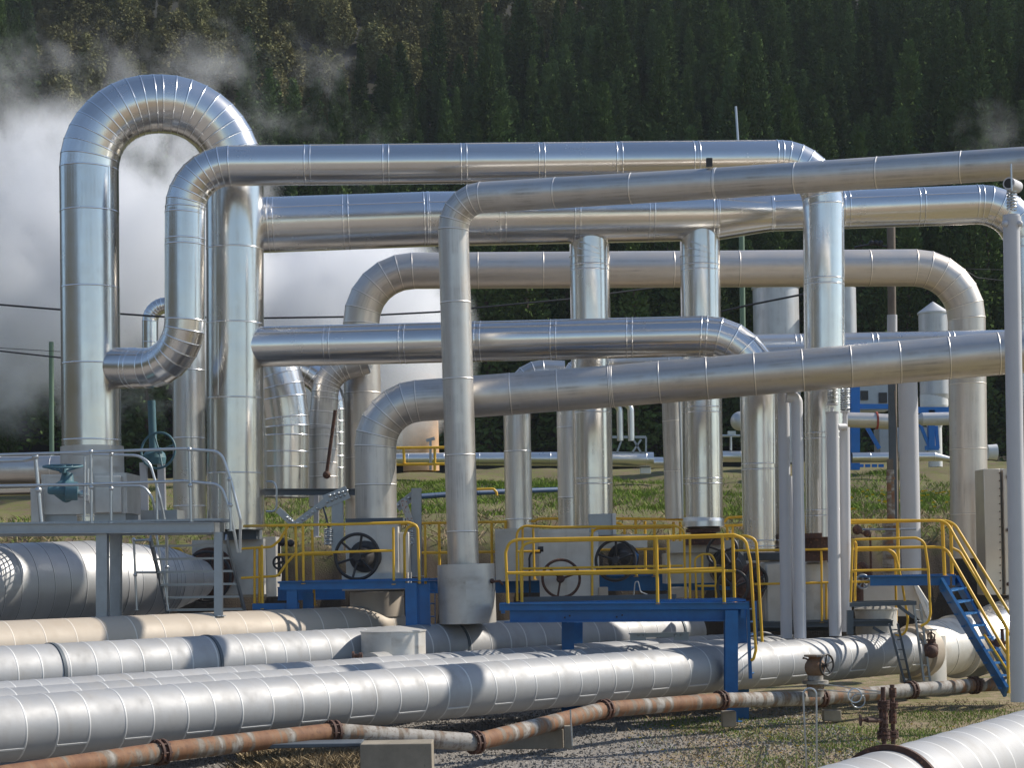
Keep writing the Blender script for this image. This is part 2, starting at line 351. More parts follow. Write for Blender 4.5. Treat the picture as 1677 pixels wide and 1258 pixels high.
nt.links.new(cc, b.inputs['Base Color']); b.inputs['Roughness'].default_value = .95; b.inputs['Specular IOR Level'].default_value = .2
bump(nt, b, mth(nt, 'ADD', mth(nt, 'MULTIPLY', vo.outputs['Distance'], .5), n2), .7, .03); me.materials.append(m)

def hill_h(x, y):
    b = np.interp(y, [88, 96, 120, 180, 300, 520, 800], [6.0, 7.2, 17, 47, 108, 208, 300])
    return b+np.clip((y-96)/80, 0, 1)*(3.5*hnoise(x, y, .025)+1.5*hnoise(x, y, .07))+np.clip(x/100, -1, 1)*np.clip((y-100)/100, 0, 1)*6
ys = np.linspace(88, 800, 90); xs = np.linspace(-420, 420, 90); XX, YY = np.meshgrid(xs, ys); ZZ = hill_h(XX, YY)
me = bpy.data.meshes.new('hillside'); nx, ny = len(xs), len(ys)
V = np.stack([XX, YY, ZZ], -1).reshape(-1, 3); ii, jj = np.meshgrid(np.arange(ny-1), np.arange(nx-1), indexing='ij'); q = (ii*nx+jj).ravel()
me.from_pydata(V.tolist(), [], np.stack([q, q+1, q+nx+1, q+nx], -1).tolist()); me.polygons.foreach_set('use_smooth', [True]*len(me.polygons))
hill = bpy.data.objects.new('hillside', me); COL.objects.link(hill); tag(hill, kind='structure')
m, nt, b = new_mat('forest floor'); n2 = noise(nt, .3, 6, .7)
nt.links.new(mix(nt, n2, (.010, .012, .006), (.026, .024, .014)), b.inputs['Base Color']); b.inputs['Roughness'].default_value = 1; me.materials.append(m)

na, nr = 60, 8; vs = []; fs = []  # unseen ridge, added so the upright pipes reflect dark woodland on their left
for i in range(na+1):
    az = math.radians(150+95*i/na)                       # from straight left round towards behind
    e = math.sin(math.pi*i/na)**.5*(1+.25*math.sin(i*.7)+.15*math.sin(i*1.9))
    for k in range(nr+1):
        r = 150+k*22; vs.append((math.cos(az)*r, math.sin(az)*r, -1+e*85*math.sin(min(1, k/5)*math.pi/2)))
for i in range(na):
    for k in range(nr): q = i*(nr+1)+k; fs.append((q, q+1, q+nr+2, q+nr+1))
me = bpy.data.meshes.new('ridge'); me.from_pydata(vs, [], fs); me.polygons.foreach_set('use_smooth', [True]*len(fs)); ridge = bpy.data.objects.new('ridge', me); COL.objects.link(ridge); tag(ridge, kind='structure')
m, nt, b = new_mat('added wooded ridge'); n2 = noise(nt, .15, 8, .75)
nt.links.new(mix(nt, n2, (.018, .02, .012), (.055, .052, .03)), b.inputs['Base Color']); b.inputs['Roughness'].default_value = 1; me.materials.append(m)

# ------------------------------------------------------------------ trees
def leaf_mat(name, c0, c1, c2):
    m, nt, b = new_mat(name)
    oi = N(nt, 'ShaderNodeObjectInfo'); at = N(nt, 'ShaderNodeAttribute', attribute_name='panel')
    n = noise(nt, .5, 2); f = mth(nt, 'ADD', mth(nt, 'MULTIPLY', at.outputs['Fac'], .3), mth(nt, 'MULTIPLY', n, .8))
    a = mix(nt, f, c0, c1); a = mix(nt, ramp(nt, oi.outputs['Random'], [(.0, 0), (1, .6)]), a, c2); a = mix(nt, 1.0, a, ramp(nt, mth(nt, 'FRACT', mth(nt, 'MULTIPLY', oi.outputs['Random'], 7.3)), [(0, .6), (1, 1.25)]), 'MULTIPLY')
    nt.links.new(a, b.inputs['Base Color']); b.inputs['Roughness'].default_value = .8; b.inputs['Specular IOR Level'].default_value = .0
    return m
M['pine'] = leaf_mat('dark pine foliage', (.044, .078, .024), (.115, .17, .05), (.065, .10, .045))
M['gum'] = leaf_mat('olive eucalypt foliage', (.12, .13, .055), (.22, .22, .105), (.17, .145, .075))
M['bark'] = paint_mat('tree bark', (.09, .065, .045), .9, var=.3)
def leaf_arrays(c, nrm, size, up):
    """quads (elongated leaf clumps) from centres, normals, sizes, long axis"""
    n = np.cross(nrm, up); n /= np.linalg.norm(n, axis=1, keepdims=True)+1e-9
    a = n*size[:, None]*.32; b_ = up*size[:, None]*.5
    return np.stack([c-a-b_*.6, c+a*.8-b_*.8, c+a*.5+b_, c-a*.9+b_*.7], 1)
def pine_points(rng, nb, per, H, R, size):
    h = rng.random(nb)**.85; h = .06+.93*h; az = rng.random(nb)*6.283
    lobe = 1+.28*np.sin(az*2+rng.random()*6+h*5)+.15*np.sin(az*5+h*17)+rng.normal(0, .12, nb)
    L = R*(np.clip(1-h, 0, 1)**.72+.035)*np.clip(lobe, .45, 1.6); rise = .25-.55*(1-h)+rng.normal(0, .12, nb)+.5*(h > .85)
    C = []; U = []
    for i in range(per):
        t = .25+.78*(i+rng.random(nb))/per; rad = L*t
        p = np.stack([np.cos(az)*rad, np.sin(az)*rad, h*H+rise*rad+.12*rad*t], 1)+rng.normal(0, .05*H/10, (nb, 3))
        u = np.stack([np.cos(az), np.sin(az), rise+.5+0*az], 1)+rng.normal(0, .35, (nb, 3)); C.append(p); U.append(u)
    C = np.concatenate(C); U = np.concatenate(U); U /= np.linalg.norm(U, axis=1, keepdims=True)
    rad_ = C*np.array([1, 1, 0]); rad_ /= np.linalg.norm(rad_, axis=1, keepdims=True)+1e-6; Nn = rng.normal(0, .45, C.shape)+rad_+np.array([0, 0, .45]); Nn /= np.linalg.norm(Nn, axis=1, keepdims=True)
    s = size*rng.uniform(.6, 1.4, len(C))*(.55+.45*np.clip(1.1-C[:, 2]/H, 0, 1)); return leaf_arrays(C, Nn, s, U)
def gum_points(rng, n, H, R, size):
    k = 16; lc = rng.normal(0, 1, (k, 3)); lc /= np.linalg.norm(lc, axis=1, keepdims=True); lc *= rng.uniform(.3, .8, (k, 1)); lc[:, 2] = lc[:, 2]*.8
    lr = rng.uniform(.25, .5, k); i = rng.integers(0, k, n); d = rng.normal(0, 1, (n, 3)); d /= np.linalg.norm(d, axis=1, keepdims=True)
    c = lc[i]+d*(lr[i]*rng.random(n)**.4)[:, None]; c = c*np.array([R, R, H*.36])+np.array([0, 0, H*.64])
    U = d+np.array([0, 0, -.3])+rng.normal(0, .4, (n, 3)); U /= np.linalg.norm(U, axis=1, keepdims=True); Nn = rng.normal(0, .5, (n, 3))+d*.8+(c-np.array([0, 0, H*.6]))/R*.5; Nn /= np.linalg.norm(Nn, axis=1, keepdims=True)
    return leaf_arrays(c, Nn, size*rng.uniform(.6, 1.4, n), U)
def quads_mesh(name, q, mat, rng):
    me = bpy.data.meshes.new(name); n = len(q); me.vertices.add(n*4); me.vertices.foreach_set('co', q.reshape(-1))
    me.loops.add(n*4); me.loops.foreach_set('vertex_index', np.arange(n*4, dtype=np.int32)); me.polygons.add(n)
    me.polygons.foreach_set('loop_start', np.arange(0, n*4, 4, dtype=np.int32)); me.polygons.foreach_set('loop_total', np.full(n, 4, dtype=np.int32))
    me.update(); a = me.attributes.new('panel', 'FLOAT', 'FACE'); a.data.foreach_set('value', rng.random(n).astype(np.float32)); me.materials.append(mat); return me
rng = np.random.default_rng(3)
PINES = []
for k in range(6):
    H, R = 12+k*.8, 1.45+.2*(k % 3)
    crown = quads_mesh('crown', pine_points(rng, 700, 9, H, R, .34), M['pine'], rng)
    t = MB().tube([(0, 0, -.5), (0, 0, H*.5), (0, 0, H*.97)], [.2, .13, .03], 7); PINES.append((crown, t, H))
GUMS = []
for k in range(4):
    H, R = 10+k, 1.75+.2*k
    crown = quads_mesh('crown', gum_points(rng, 9000, H, R, .27), M['gum'], rng)
    t = MB().tube([(0, 0, -.5), (.1, .1, H*.4), (0, 0, H*.8)], [.18, .12, .05], 7); GUMS.append((crown, t, H))
def trunk_mesh(t):
    o = t.build('trunk', M['bark'], None); me = o.data
    for v in me.vertices: v.co += o.location
    bpy.data.objects.remove(o); return me
PINES = [(c, trunk_mesh(t), H) for c, t, H in PINES]; GUMS = [(c, trunk_mesh(t), H) for c, t, H in GUMS]
spots = []
y = 97.
while y < 420:
    sp = 2.5+(y-97)*.0065; x = -y*.30-4+rng.random()*sp
    while x < y*.30+4:
        xx = x+rng.normal(0, .6); yy = y+rng.normal(0, .7)
        z = float(hill_h(np.array(xx), np.array(yy)))
        t = xx/yy; v = HY-(z+12-CAMH)/yy*F                      # picture height of the tree top
        if v > -140 or yy < 140: spots.append((xx, yy, z))
        x += sp*(.8+.5*rng.random())
    y += sp*.92
def is_gum(x, y, z):
    px = CX+x/y*F; py = HY-(z+7-CAMH)/y*F
    edge = 285-(px-200)*.33 if px > 60 else 0                # upper left plantation
    return px > 70 and px < 980 and py < edge+14*math.sin(px*.05)
near_s = spots[:]; labels = {}
pine_n = gum_n = 0; farq = []; farg = []
CAPP, CAPG = 215, 75
for (x, y, z) in sorted(spots, key=lambda s: s[1]):
    g = is_gum(x, y, z); s_ = rng.choice([.5, .62, .72, .85, 1.0])*rng.uniform(.88, 1.12)
    # a tree a later row hides entirely shows nothing: still cheap, keep
    vis = (not g and pine_n < CAPP) or (g and gum_n < CAPG)
    kinds = GUMS if g else PINES; crown, trunk, H = kinds[rng.integers(len(kinds))]
    if vis:
        if g: gum_n += 1
        else: pine_n += 1
        r = thing('eucalyptus_tree' if g else 'pine_tree', 'olive round-crowned tree in the plantation on the upper left hillside' if g else 'dark green conifer on the forested hillside behind the pipes', 'tree', (x, y, z), 'olive trees on the upper hillside' if g else 'dark conifers on the hillside')
        r.rotation_euler = (0, 0, rng.random()*6.28); r.scale = (s_, s_, s_*rng.uniform(.9, 1.15))
        for nm, me_ in (('crown', crown), ('trunk', trunk)):
            o = bpy.data.objects.new(nm, me_); COL.objects.link(o); o.parent = r
    else:
        (farg if g else farq).append((x, y, z, s_))
def scatter(nm, pts, crowns, label):
    """the far mass: one object, its points carry the crowns"""
    cc = bpy.data.collections.new(nm+' crowns')
    for k, (crown, _, H) in enumerate(crowns):
        o = bpy.data.objects.new('crown', crown); cc.objects.link(o)
    me = bpy.data.meshes.new(nm); me.from_pydata([p[:3] for p in pts], [], [])
    a = me.attributes.new('size', 'FLOAT', 'POINT'); a.data.foreach_set('value', [p[3] for p in pts])
    o = bpy.data.objects.new(nm, me); COL.objects.link(o); tag(o, label, 'forest', kind='stuff')
    g = bpy.data.node_groups.new(nm, 'GeometryNodeTree'); g.interface.new_socket('Geometry', in_out='INPUT', socket_type='NodeSocketGeometry'); g.interface.new_socket('Geometry', in_out='OUTPUT', socket_type='NodeSocketGeometry')
    gi = g.nodes.new('NodeGroupInput'); go = g.nodes.new('NodeGroupOutput'); ip = g.nodes.new('GeometryNodeInstanceOnPoints'); ci = g.nodes.new('GeometryNodeCollectionInfo')
    ci.inputs[0].default_value = cc; ci.inputs['Separate Children'].default_value = True; ci.inputs['Reset Children'].default_value = True
    rv = g.nodes.new('FunctionNodeRandomValue'); rv.data_type = 'FLOAT_VECTOR'; rv.inputs[0].default_value = (0, 0, 0); rv.inputs[1].default_value = (.06, .06, 6.28)
    na = g.nodes.new('GeometryNodeInputNamedAttribute'); na.data_type = 'FLOAT'; na.inputs[0].default_value = 'size'
    g.links.new(gi.outputs[0], ip.inputs['Points']); g.links.new(ci.outputs[0], ip.inputs['Instance']); ip.inputs['Pick Instance'].default_value = True
    g.links.new(rv.outputs[0], ip.inputs['Rotation']); g.links.new(na.outputs[0], ip.inputs['Scale']); g.links.new(ip.outputs[0], go.inputs[0])
    o.modifiers.new('crowns', 'NODES').node_group = g
scatter('conifer_forest', farq, PINES, 'far mass of dark conifers higher up the hillside')
scatter('eucalyptus_plantation', farg, GUMS, 'far mass of olive plantation trees high on the hillside')
print('TREES', len(spots), pine_n, gum_n)

# ------------------------------------------------------------------ grass
M['grass'] = leaf_mat('green grass blades', (.10, .18, .025), (.20, .29, .05), (.13, .17, .04))
M['strawm'] = leaf_mat('dry grass blades', (.33, .25, .15), (.52, .42, .27), (.36, .28, .18))
M['flower'] = paint_mat('yellow petals', (.8, .6, .02), .6)
def blades(x, y, h, lean=.4):
    n = len(x); z = ground_h(x, y); az = rng.random(n)*6.28; hh = h*rng.uniform(.5, 1.3, n); w = hh*.045+.004
    base = np.stack([x, y, z-.01], 1); d = np.stack([np.cos(az), np.sin(az), 0*az], 1); t = base+np.stack([rng.normal(0, lean, n)*hh, rng.normal(0, lean, n)*hh, hh], 1)
    m_ = (base+t)/2+np.stack([0*az, 0*az, hh*.12], 1)
    return np.stack([base-d*w[:, None], base+d*w[:, None], m_+d*w[:, None]*.7, t], 1)
def field(n, x0, x1, y0, y1, fn):
    x = rng.uniform(x0, x1, n); y = rng.uniform(y0, y1, n); k = fn(x, y) > rng.random(n); return x[k], y[k]
pat = lambda x, y, s, o: np.clip(.5+.55*hnoise(x+o, y*.7, s), 0, 1)
gs, ss = [], []
x, y = field(60000, .5, 8, 18, 30, lambda x, y: np.clip((x-1.6)/1.4, 0, 1)*pat(x, y, 1.3, 0)); gs.append(blades(x, y, .05))
x, y = field(16000, -1, 9, 18, 32, lambda x, y: np.clip((x-1.0)/1.5, 0, 1)*pat(x, y, .9, 4)); ss.append(blades(x, y, .07, .8))
x, y = field(5000, -4.5, -.5, 17.5, 21, lambda x, y: np.clip((-1.0-x)/1., 0, 1)); ss.append(blades(x, y, .16, .6))
x, y = field(9000, -3.6, -1.4, 21.8, 24.6, lambda x, y: np.clip(1.2-((x+2.5)/1.1)**2, 0, 1)); ss.append(blades(x, y, .17, .7))
x, y = field(110000, -14, 14, 44.8, 66, lambda x, y: np.clip((y-45.5)/4+.25, .12, 1)*np.clip(-.1+1.3*pat(x, y, .35, 1), .05, 1)); gs.append(blades(x, y, .15, .5))
x, y = field(40000, -14, 14, 44.75, 58, lambda x, y: np.clip((48-y)/3, .12, 1)*(.3+.6*pat(x, y, .6, 8))); ss.append(blades(x, y, .17, .8))
for q, mt, nm, lb in ((gs, 'grass', 'grass', 'short green grass growing on the bank and beside the pipes'), (ss, 'strawm', 'dry_grass', 'dry straw coloured grass on the ground and bank edge')):
    o = bpy.data.objects.new(nm, quads_mesh(nm, np.concatenate(q), M[mt], rng)); COL.objects.link(o); tag(o, lb, 'grass', kind='stuff')
n = 42000; x = rng.uniform(-6, 5, n); y = rng.uniform(19, 33, n); c = np.stack([x, y, ground_h(x, y)+.006], 1)
U = rng.normal(0, 1, (n, 3)); U /= np.linalg.norm(U, axis=1, keepdims=True); Nn = rng.normal(0, 1, (n, 3)); Nn /= np.linalg.norm(Nn, axis=1, keepdims=True)
M['stone'] = leaf_mat('grey gravel stones', (.20, .18, .165), (.55, .53, .49), (.3, .28, .25)); M['stone'].node_tree.nodes['Principled BSDF'].inputs['Roughness'].default_value = .95
o = bpy.data.objects.new('gravel', quads_mesh('gravel', leaf_arrays(c, Nn, rng.uniform(.02, .055, n), U), M['stone'], rng)); COL.objects.link(o); tag(o, 'loose grey gravel stones around the pipe supports', 'gravel', kind='stuff')
x = np.concatenate([rng.uniform(1.5, 6.5, 60), rng.uniform(8, 14, 130)]); y = np.concatenate([rng.uniform(19, 28, 60), rng.uniform(45, 54, 130)]); n = len(x)
c = np.stack([x, y, ground_h(x, y)+np.where(y > 40, .22, .08)], 1); U = np.tile([1., 0, 0], (n, 1)); Nn = np.tile([0, .6, .8], (n, 1))
o = bpy.data.objects.new('wildflowers', quads_mesh('wildflowers', leaf_arrays(c, Nn, np.where(y > 40, .1, .045), U), M['flower'], rng)); COL.objects.link(o); tag(o, 'tiny yellow wildflowers scattered in the grass', 'flowers', kind='stuff')

# ------------------------------------------------------------------ steam
def steam(label, c, rad, dens, seed, thr=.5, fall=1.0, scale=1.6, amp=3.6):
    m = bpy.data.materials.new('steam volume'); m.use_nodes = True; nt = m.node_tree; nt.nodes.clear()
    out = N(nt, 'ShaderNodeOutputMaterial'); vol = N(nt, 'ShaderNodeVolumePrincipled'); nt.links.new(vol.outputs[0], out.inputs['Volume'])
    vol.inputs['Color'].default_value = (.965, .975, 1, 1); vol.inputs['Anisotropy'].default_value = .0
    tc = N(nt, 'ShaderNodeTexCoord'); ln = N(nt, 'ShaderNodeVectorMath', operation='LENGTH'); nt.links.new(tc.outputs['Object'], ln.inputs[0])
    mp = N(nt, 'ShaderNodeMapping'); mp.inputs['Location'].default_value = (seed*3.7, seed*1.9, 0); nt.links.new(tc.outputs['Object'], mp.inputs[0]); mp.inputs['Scale'].default_value = tuple(q/6 for q in rad)
    n = N(nt, 'ShaderNodeTexNoise'); n.inputs['Scale'].default_value = scale; n.inputs['Detail'].default_value = 7; n.inputs['Roughness'].default_value = .66; n.inputs['Distortion'].default_value = .35
    nt.links.new(mp.outputs[0], n.inputs['Vector'])
    f = mth(nt, 'SUBTRACT', mth(nt, 'ADD', mth(nt, 'MULTIPLY', mth(nt, 'SUBTRACT', 1.0, ln.outputs['Value']), fall), mth(nt, 'MULTIPLY', mth(nt, 'SUBTRACT', n.outputs['Fac'], .5), amp)), thr)
    f = mth(nt, 'MINIMUM', mth(nt, 'MAXIMUM', f, 0), .6)
    edge = mth(nt, 'MINIMUM', mth(nt, 'MULTIPLY', mth(nt, 'MAXIMUM', mth(nt, 'SUBTRACT', .97, ln.outputs['Value']), 0), 6), 1)
    nt.links.new(mth(nt, 'MULTIPLY', mth(nt, 'MULTIPLY', f, dens), edge), vol.inputs['Density'])
    mb = MB(); mb.ball((0, 0, 0), 1, 24, 16); o = mb.build('steam_cloud', m, None); 
    for v in o.data.vertices: v.co.z -= 1
    o.location = c; o.scale = rad; return tag(o, label, 'steam', kind='stuff')
steam('thick white steam billowing behind the tall pipe loop on the left', P(130, 445, 64), (8.8, 5, 6.4), 1.0, 1, thr=.16, fall=1.4, scale=2.1)
steam('bright white steam behind the centre left pipes', P(545, 560, 68), (5.8, 4.5, 5.2), 1.5, 2, thr=-.1, fall=1.8, scale=2.4)
steam('thin steam wisps drifting up across the forest on the left', P(240, 200, 72), (11, 5, 5.2), .20, 3, thr=.42, fall=.8, scale=2.3, amp=4.2)
steam('faint torn puff of steam above the rising pipe at the far right', P(1630, 225, 90), (2.4, 2, 2.4), .10, 5, thr=.2, fall=.8, scale=5, amp=3.4)
m = bpy.data.materials.new('air haze'); m.use_nodes = True; nt = m.node_tree; nt.nodes.clear()
out = N(nt, 'ShaderNodeOutputMaterial'); vol = N(nt, 'ShaderNodeVolumePrincipled'); nt.links.new(vol.outputs[0], out.inputs['Volume'])
vol.inputs['Color'].default_value = (.80, .88, 1, 1); vol.inputs['Density'].default_value = .00016
mb = MB(); mb.obox((0, -620, 170), (0, 860, 170), 1040, 352); tag(mb.build('haze', m, None, smooth=False), kind='stuff')
# ------------------------------------------------------------------ big pipes above
# tall loop
L1 = thing('process_pipe', 'tall thick silver pipe bent into an upside-down U, the highest pipe', 'pipe', P(264, 868, 33))
pipe(None, [(151, 860, 33), (145, 170, 33), (384, 170, 33.6), (386, 868, 33.6)], 95, 'bright', name='cladding', parent=L1, lap=((.95,), False), bend=1.24, seam=1.37, gores=10, n=56, start=.15)  # pale lap strip along the loop painted in to read as a sun highlight
mb = MB(); mb.lathe(P(152, 790, 33), (0, 0, 1), [(0, .56), (.64, .56), (.645, .50)], 48); mb.build('collar', M['cover'], L1)
# pipe from the loop, up and to the right, down again
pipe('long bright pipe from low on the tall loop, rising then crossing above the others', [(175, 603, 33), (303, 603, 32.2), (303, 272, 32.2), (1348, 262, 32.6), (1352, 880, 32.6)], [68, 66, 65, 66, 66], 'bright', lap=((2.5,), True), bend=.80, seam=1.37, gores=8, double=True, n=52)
# wide header with two drops and right elbow down
H = thing('header_pipe', 'widest horizontal silver pipe, tapering to the right, with two branches dropping from it', 'pipe', P(960, 866, 35))
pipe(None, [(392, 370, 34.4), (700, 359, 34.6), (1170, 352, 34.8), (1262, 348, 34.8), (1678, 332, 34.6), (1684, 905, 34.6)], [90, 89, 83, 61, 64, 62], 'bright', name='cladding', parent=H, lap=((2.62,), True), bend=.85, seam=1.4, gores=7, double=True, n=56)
for x0, x1, y1 in ((965, 972, 866), (1146, 1152, 850)):
    mb = MB(); clad(mb, [P(x0, 375, 34.8), P(x1, y1, 34.8)], px2m(65, 34.8)/2, seam=1.35, start=.75, double=True); o = mb.build('branch', M['bright'], H)
for x0 in (965, 1146):
    for yy, k in ((407, .42), (416, .30), (425, .16)):
        mb = MB(); mb.lathe(P(x0, yy, 34.8), (k, 0, 1), [(-.012, .372), (-.006, .384), (.006, .384), (.012, .372)], 44); mb.build('gore_band', M['bright'], H)
mb = MB(); mb.lathe(P(1152, 868, 34.8), (0, 0, 1), [(0, .20), (.06, .40), (.16, .395), (.24, .375)], 40); mb.build('branch_end', M['satin'], H)
# slim pipe crossing in front, rising to the right
B = thing('process_pipe', 'slim dull pipe in front, rising to the right from an elbow above its own upright', 'pipe', P(765, 1020, 30.5))
pipe(None, [(759, 930, 30.5), (741, 326, 30.5), (1172, 300, 29.2), (1720, 264, 27.4)], [51, 50, 50, 53], 'aged', name='cladding', parent=B, bend=.50, seam=1.27, gores=5, m=False, double=False)
mb = MB(); mb.lathe(P(766, 1021, 30.15), P(763, 930, 30.15)-P(766, 1021, 30.15), [(0, 0), (0, .472), (.97, .472), (.975, .24)], 48); mb.build('insulation_cover', M['cover'], B)
mb = MB(); mb.tube([P(795, 955, 30.0), P(808, 953, 29.9), P(818, 952, 29.9), P(824, 958, 29.9)], .022, 8); mb.ball(P(806, 952, 29.9), .04); mb.build('drain_cock', M['rustdark'], B)
mb = MB(); [mb.tube([P(x, 955, 29.95), P(x-7, 1018, 29.95)], .004, 5) for x in (805, 807, 812)]; mb.build('tie_wire', M['cable'], B)
mb = MB(); mb.bbox_px(1157, 258, 1167, 272, 29.1, .08); tag(mb.build('junction_box', M['black'], None, bevel=.005), 'tiny black box on top of the slim rising pipe', 'box')
# lower thick pipe in front
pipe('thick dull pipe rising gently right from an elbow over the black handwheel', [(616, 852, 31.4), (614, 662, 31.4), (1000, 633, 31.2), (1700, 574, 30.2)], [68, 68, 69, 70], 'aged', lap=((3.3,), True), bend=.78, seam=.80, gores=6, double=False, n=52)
# beige grey arch behind
pipe('dull beige grey arched pipe behind, with an elbow down at each end', [(598, 905, 38), (590, 444, 38), (1582, 438, 38), (1588, 915, 38)], [63, 59, 60, 60], 'dullbeige', bend=1.08, seam=1.35, gores=6, n=48)
# middle bright pipe from loop leg to right elbow
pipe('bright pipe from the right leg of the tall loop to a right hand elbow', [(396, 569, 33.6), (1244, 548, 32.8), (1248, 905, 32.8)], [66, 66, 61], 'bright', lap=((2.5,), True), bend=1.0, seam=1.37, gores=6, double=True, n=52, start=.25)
pipe('smaller pipe half hidden behind the thick rising pipe, elbow dropping left', [(939, 866, 35.4), (935, 599, 35.4), (1420, 585, 34.6)], [49, 49, 49], 'satin', bend=.55, seam=1.35, gores=4)
pipe('small upright pipe standing between the slim front upright and the beige box', [(851, 900, 36.5), (845, 612, 36.5), (925, 611, 36.5)], [45, 44, 40], 'satin', bend=.55, seam=1.35, gores=5)
pipe('horizontal pipe behind the grey posts, only its top edge showing', [(1130, 573, 36), (1720, 562, 36)], [46, 46], 'satin', double=True, seam=1.5)
pipe('thin dented upright pipe with a cable conduit, left of the flared branch', [(1100, 640, 36.4), (1106, 850, 36.4)], [33, 33], 'aged', seam=1.0)
mb = MB(); mb.tube([P(1113, 640, 36), P(1119, 850, 36)], .03, 8); tag(mb.build('conduit', M['galvrail'], None), 'thin conduit running up beside the dented upright pipe', 'conduit')
# pipes behind on the left
pipe('tall plain pipe seen between the two legs of the tall loop', [(311, 870, 37), (308, 480, 37)], [53, 52], 'satin', seam=1.37, start=.5)
pipe('distant small silver U bend in the steam behind the loop', [(246, 600, 46), (246, 500, 46), (330, 500, 46)], [26, 26, 26], 'bright', bend=.4, seam=5, gores=7)
pipe('fat gored silver bend standing behind the right leg of the loop', [(469, 815, 36.5), (469, 700, 36.5), (460, 635, 36.5), (440, 575, 36.5)], [76, 78, 80, 80], 'bright', bend=2.5, seam=.30, gores=9)
pipe('dark gored bend with a rusty rod, left of the beige grey arched pipe', [(530, 830, 37.2), (528, 700, 37.2), (535, 610, 37.2), (600, 590, 37.2)], [48, 46, 44, 44], 'aged', bend=.6, seam=.28, gores=8)
pipe('ribbed shiny bend squeezed between the dark gored bend and the arch foot', [(545, 815, 37.6), (543, 622, 37.6), (470, 596, 37.6)], [44, 46, 48], 'bright', bend=.9, seam=.24, gores=9)
mb = MB(); mb.tube([P(549, 672, 36), P(535, 775, 36)], .035, 8); mb.ball(P(535, 778, 36), .08); tag(mb.build('rusty_rod', M['rustdark'], None), 'slanting rusty rod in front of the dark gored bend', 'rod')
pipe('lower of two distant silver pipes behind the left valve', [(-40, 803, 44), (75, 800, 44)], [22, 22], 'bright', seam=1.2)
pipe('upper fat distant silver pipe behind the left platform', [(-40, 772, 43), (150, 768, 43)], [46, 46], 'aged', seam=1.2)

# ------------------------------------------------------------------ pipelines along the ground
def gpipe(label, p, z, R, x0, x1, mat='spiral', **k):
    return pipe(label, [G(p, z, x0), G(p, z, x1)], R, mat, name='pipeline', cat='pipeline', group='pipelines running along the ground', m=True, **k)
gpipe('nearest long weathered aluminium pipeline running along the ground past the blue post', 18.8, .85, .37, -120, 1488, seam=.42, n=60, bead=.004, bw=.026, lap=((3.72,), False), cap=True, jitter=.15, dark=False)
gpipe('second weathered pipeline, just behind the nearest one', 20.1, .85, .37, -120, 1300, seam=.42, n=48, bead=.004, bw=.026, jitter=.15, dark=False)
gpipe('third weathered pipeline, only its ridge showing behind the second', 21.1, .87, .37, -120, 1250, seam=.42, n=48, bead=.004, bw=.026, jitter=.15, dark=False)
gpipe('fourth pipeline, white in the sun, under the cylinder cover of the slim upright', 22.6, 1.22, .40, -120, 1128, seam=.42, n=56, bead=.004, bw=.026, cap=True, jitter=.15, dark=False)
T5 = thing('pipeline', 'beige painted pipeline behind the silver ones, with a beige stub under the handwheel', 'pipeline', G(24., 1.5, 300), 'pipelines running along the ground')
pipe(None, [G(24., 1.5, -120), G(24., 1.5, 640)], .42, 'beige', name='cladding', parent=T5, m=True, seam=.50, n=56, bead=.003, bw=.02, cap=True, dark=False)
mb = MB(); mb.lathe(P(618, 1010, 31.1), (0, 0, 1), [(0, .46), (.42, .46), (.43, .3)], 44); mb.build('branch_stub', M['beige'], T5)
pipe('very large silver pipe behind the grey platform posts on the left', [(-140, 966, 28.9), (150, 955, 31.2), (262, 950, 32.2), (330, 948, 33)], [142, 138, 112, 60], 'lagging', name='process_pipe', m=False, seam=.30, n=64, bead=.006, bw=.018, bend=.8, gores=3, cap=True)
# dark clamping bands on the pipelines
def band(p, z, R, px, w=.05, mat='darksteel', name='pipe_clamp', lab='', th=.015):
    c = G(p, z, px); mb = MB(); mb.lathe(c-PD*w/2, PD, [(0, R), (0, R+th), (w, R+th), (w, R)], 60); return tag(mb.build(name, M[mat], None), lab, 'pipe clamp')
band(22.6, 1.22, .40, 335, .05, lab='dark clamp band round the fourth pipeline, leftmost of its three')
band(22.6, 1.22, .40, 740, .05, lab='dark clamp band round the fourth pipeline left of the cylinder cover')
band(22.6, 1.22, .40, 1094, .05, lab='dark clamp band near the right end of the fourth pipeline')
band(22.6, 1.22, .40, 80, .05, lab='dark clamp band at the far left of the fourth pipeline')
# flanged end of the nearest pipeline
E1 = thing('flange_cover', 'beige ringed flange cover at the right end of the nearest pipeline', 'flange', G(18.8, .4, 1490))
mb = MB(); c = G(18.8, .85, 1484)
mb.lathe(c, PD, [(0, .37), (0, .44), (.10, .46), (.12, .40), (.16, .40), (.18, .50), (.34, .50), (.36, .45), (.5, .45), (.5, 0)], 52); mb.build('cover', M['beige'], E1)
# near pipeline lower right with a rusty ring
NP = thing('pipeline', 'close weathered pipeline in the lower right corner with a rusty ring', 'pipeline', P(1677, 1300, 17))
a, b_ = P(1240, 1392, 12.6), P(1800, 1192, 21.0)
pipe(None, [a, a.lerp(b_, .5), b_], .42, 'spiral', name='cladding', parent=NP, m=True, seam=.47, n=72, bead=.004, bw=.026, dark=False, start=.2)
dd = (b_-a).normalized(); rc = P(1466, 1312, 14.9)
tt = (rc-a).dot(dd); rc = a+dd*tt; mb = MB(); mb.lathe(rc-dd*.03, dd, [(0, .41), (0, .47), (.045, .47), (.045, .41)], 64); mb.build('ring', M['rustdark'], NP)

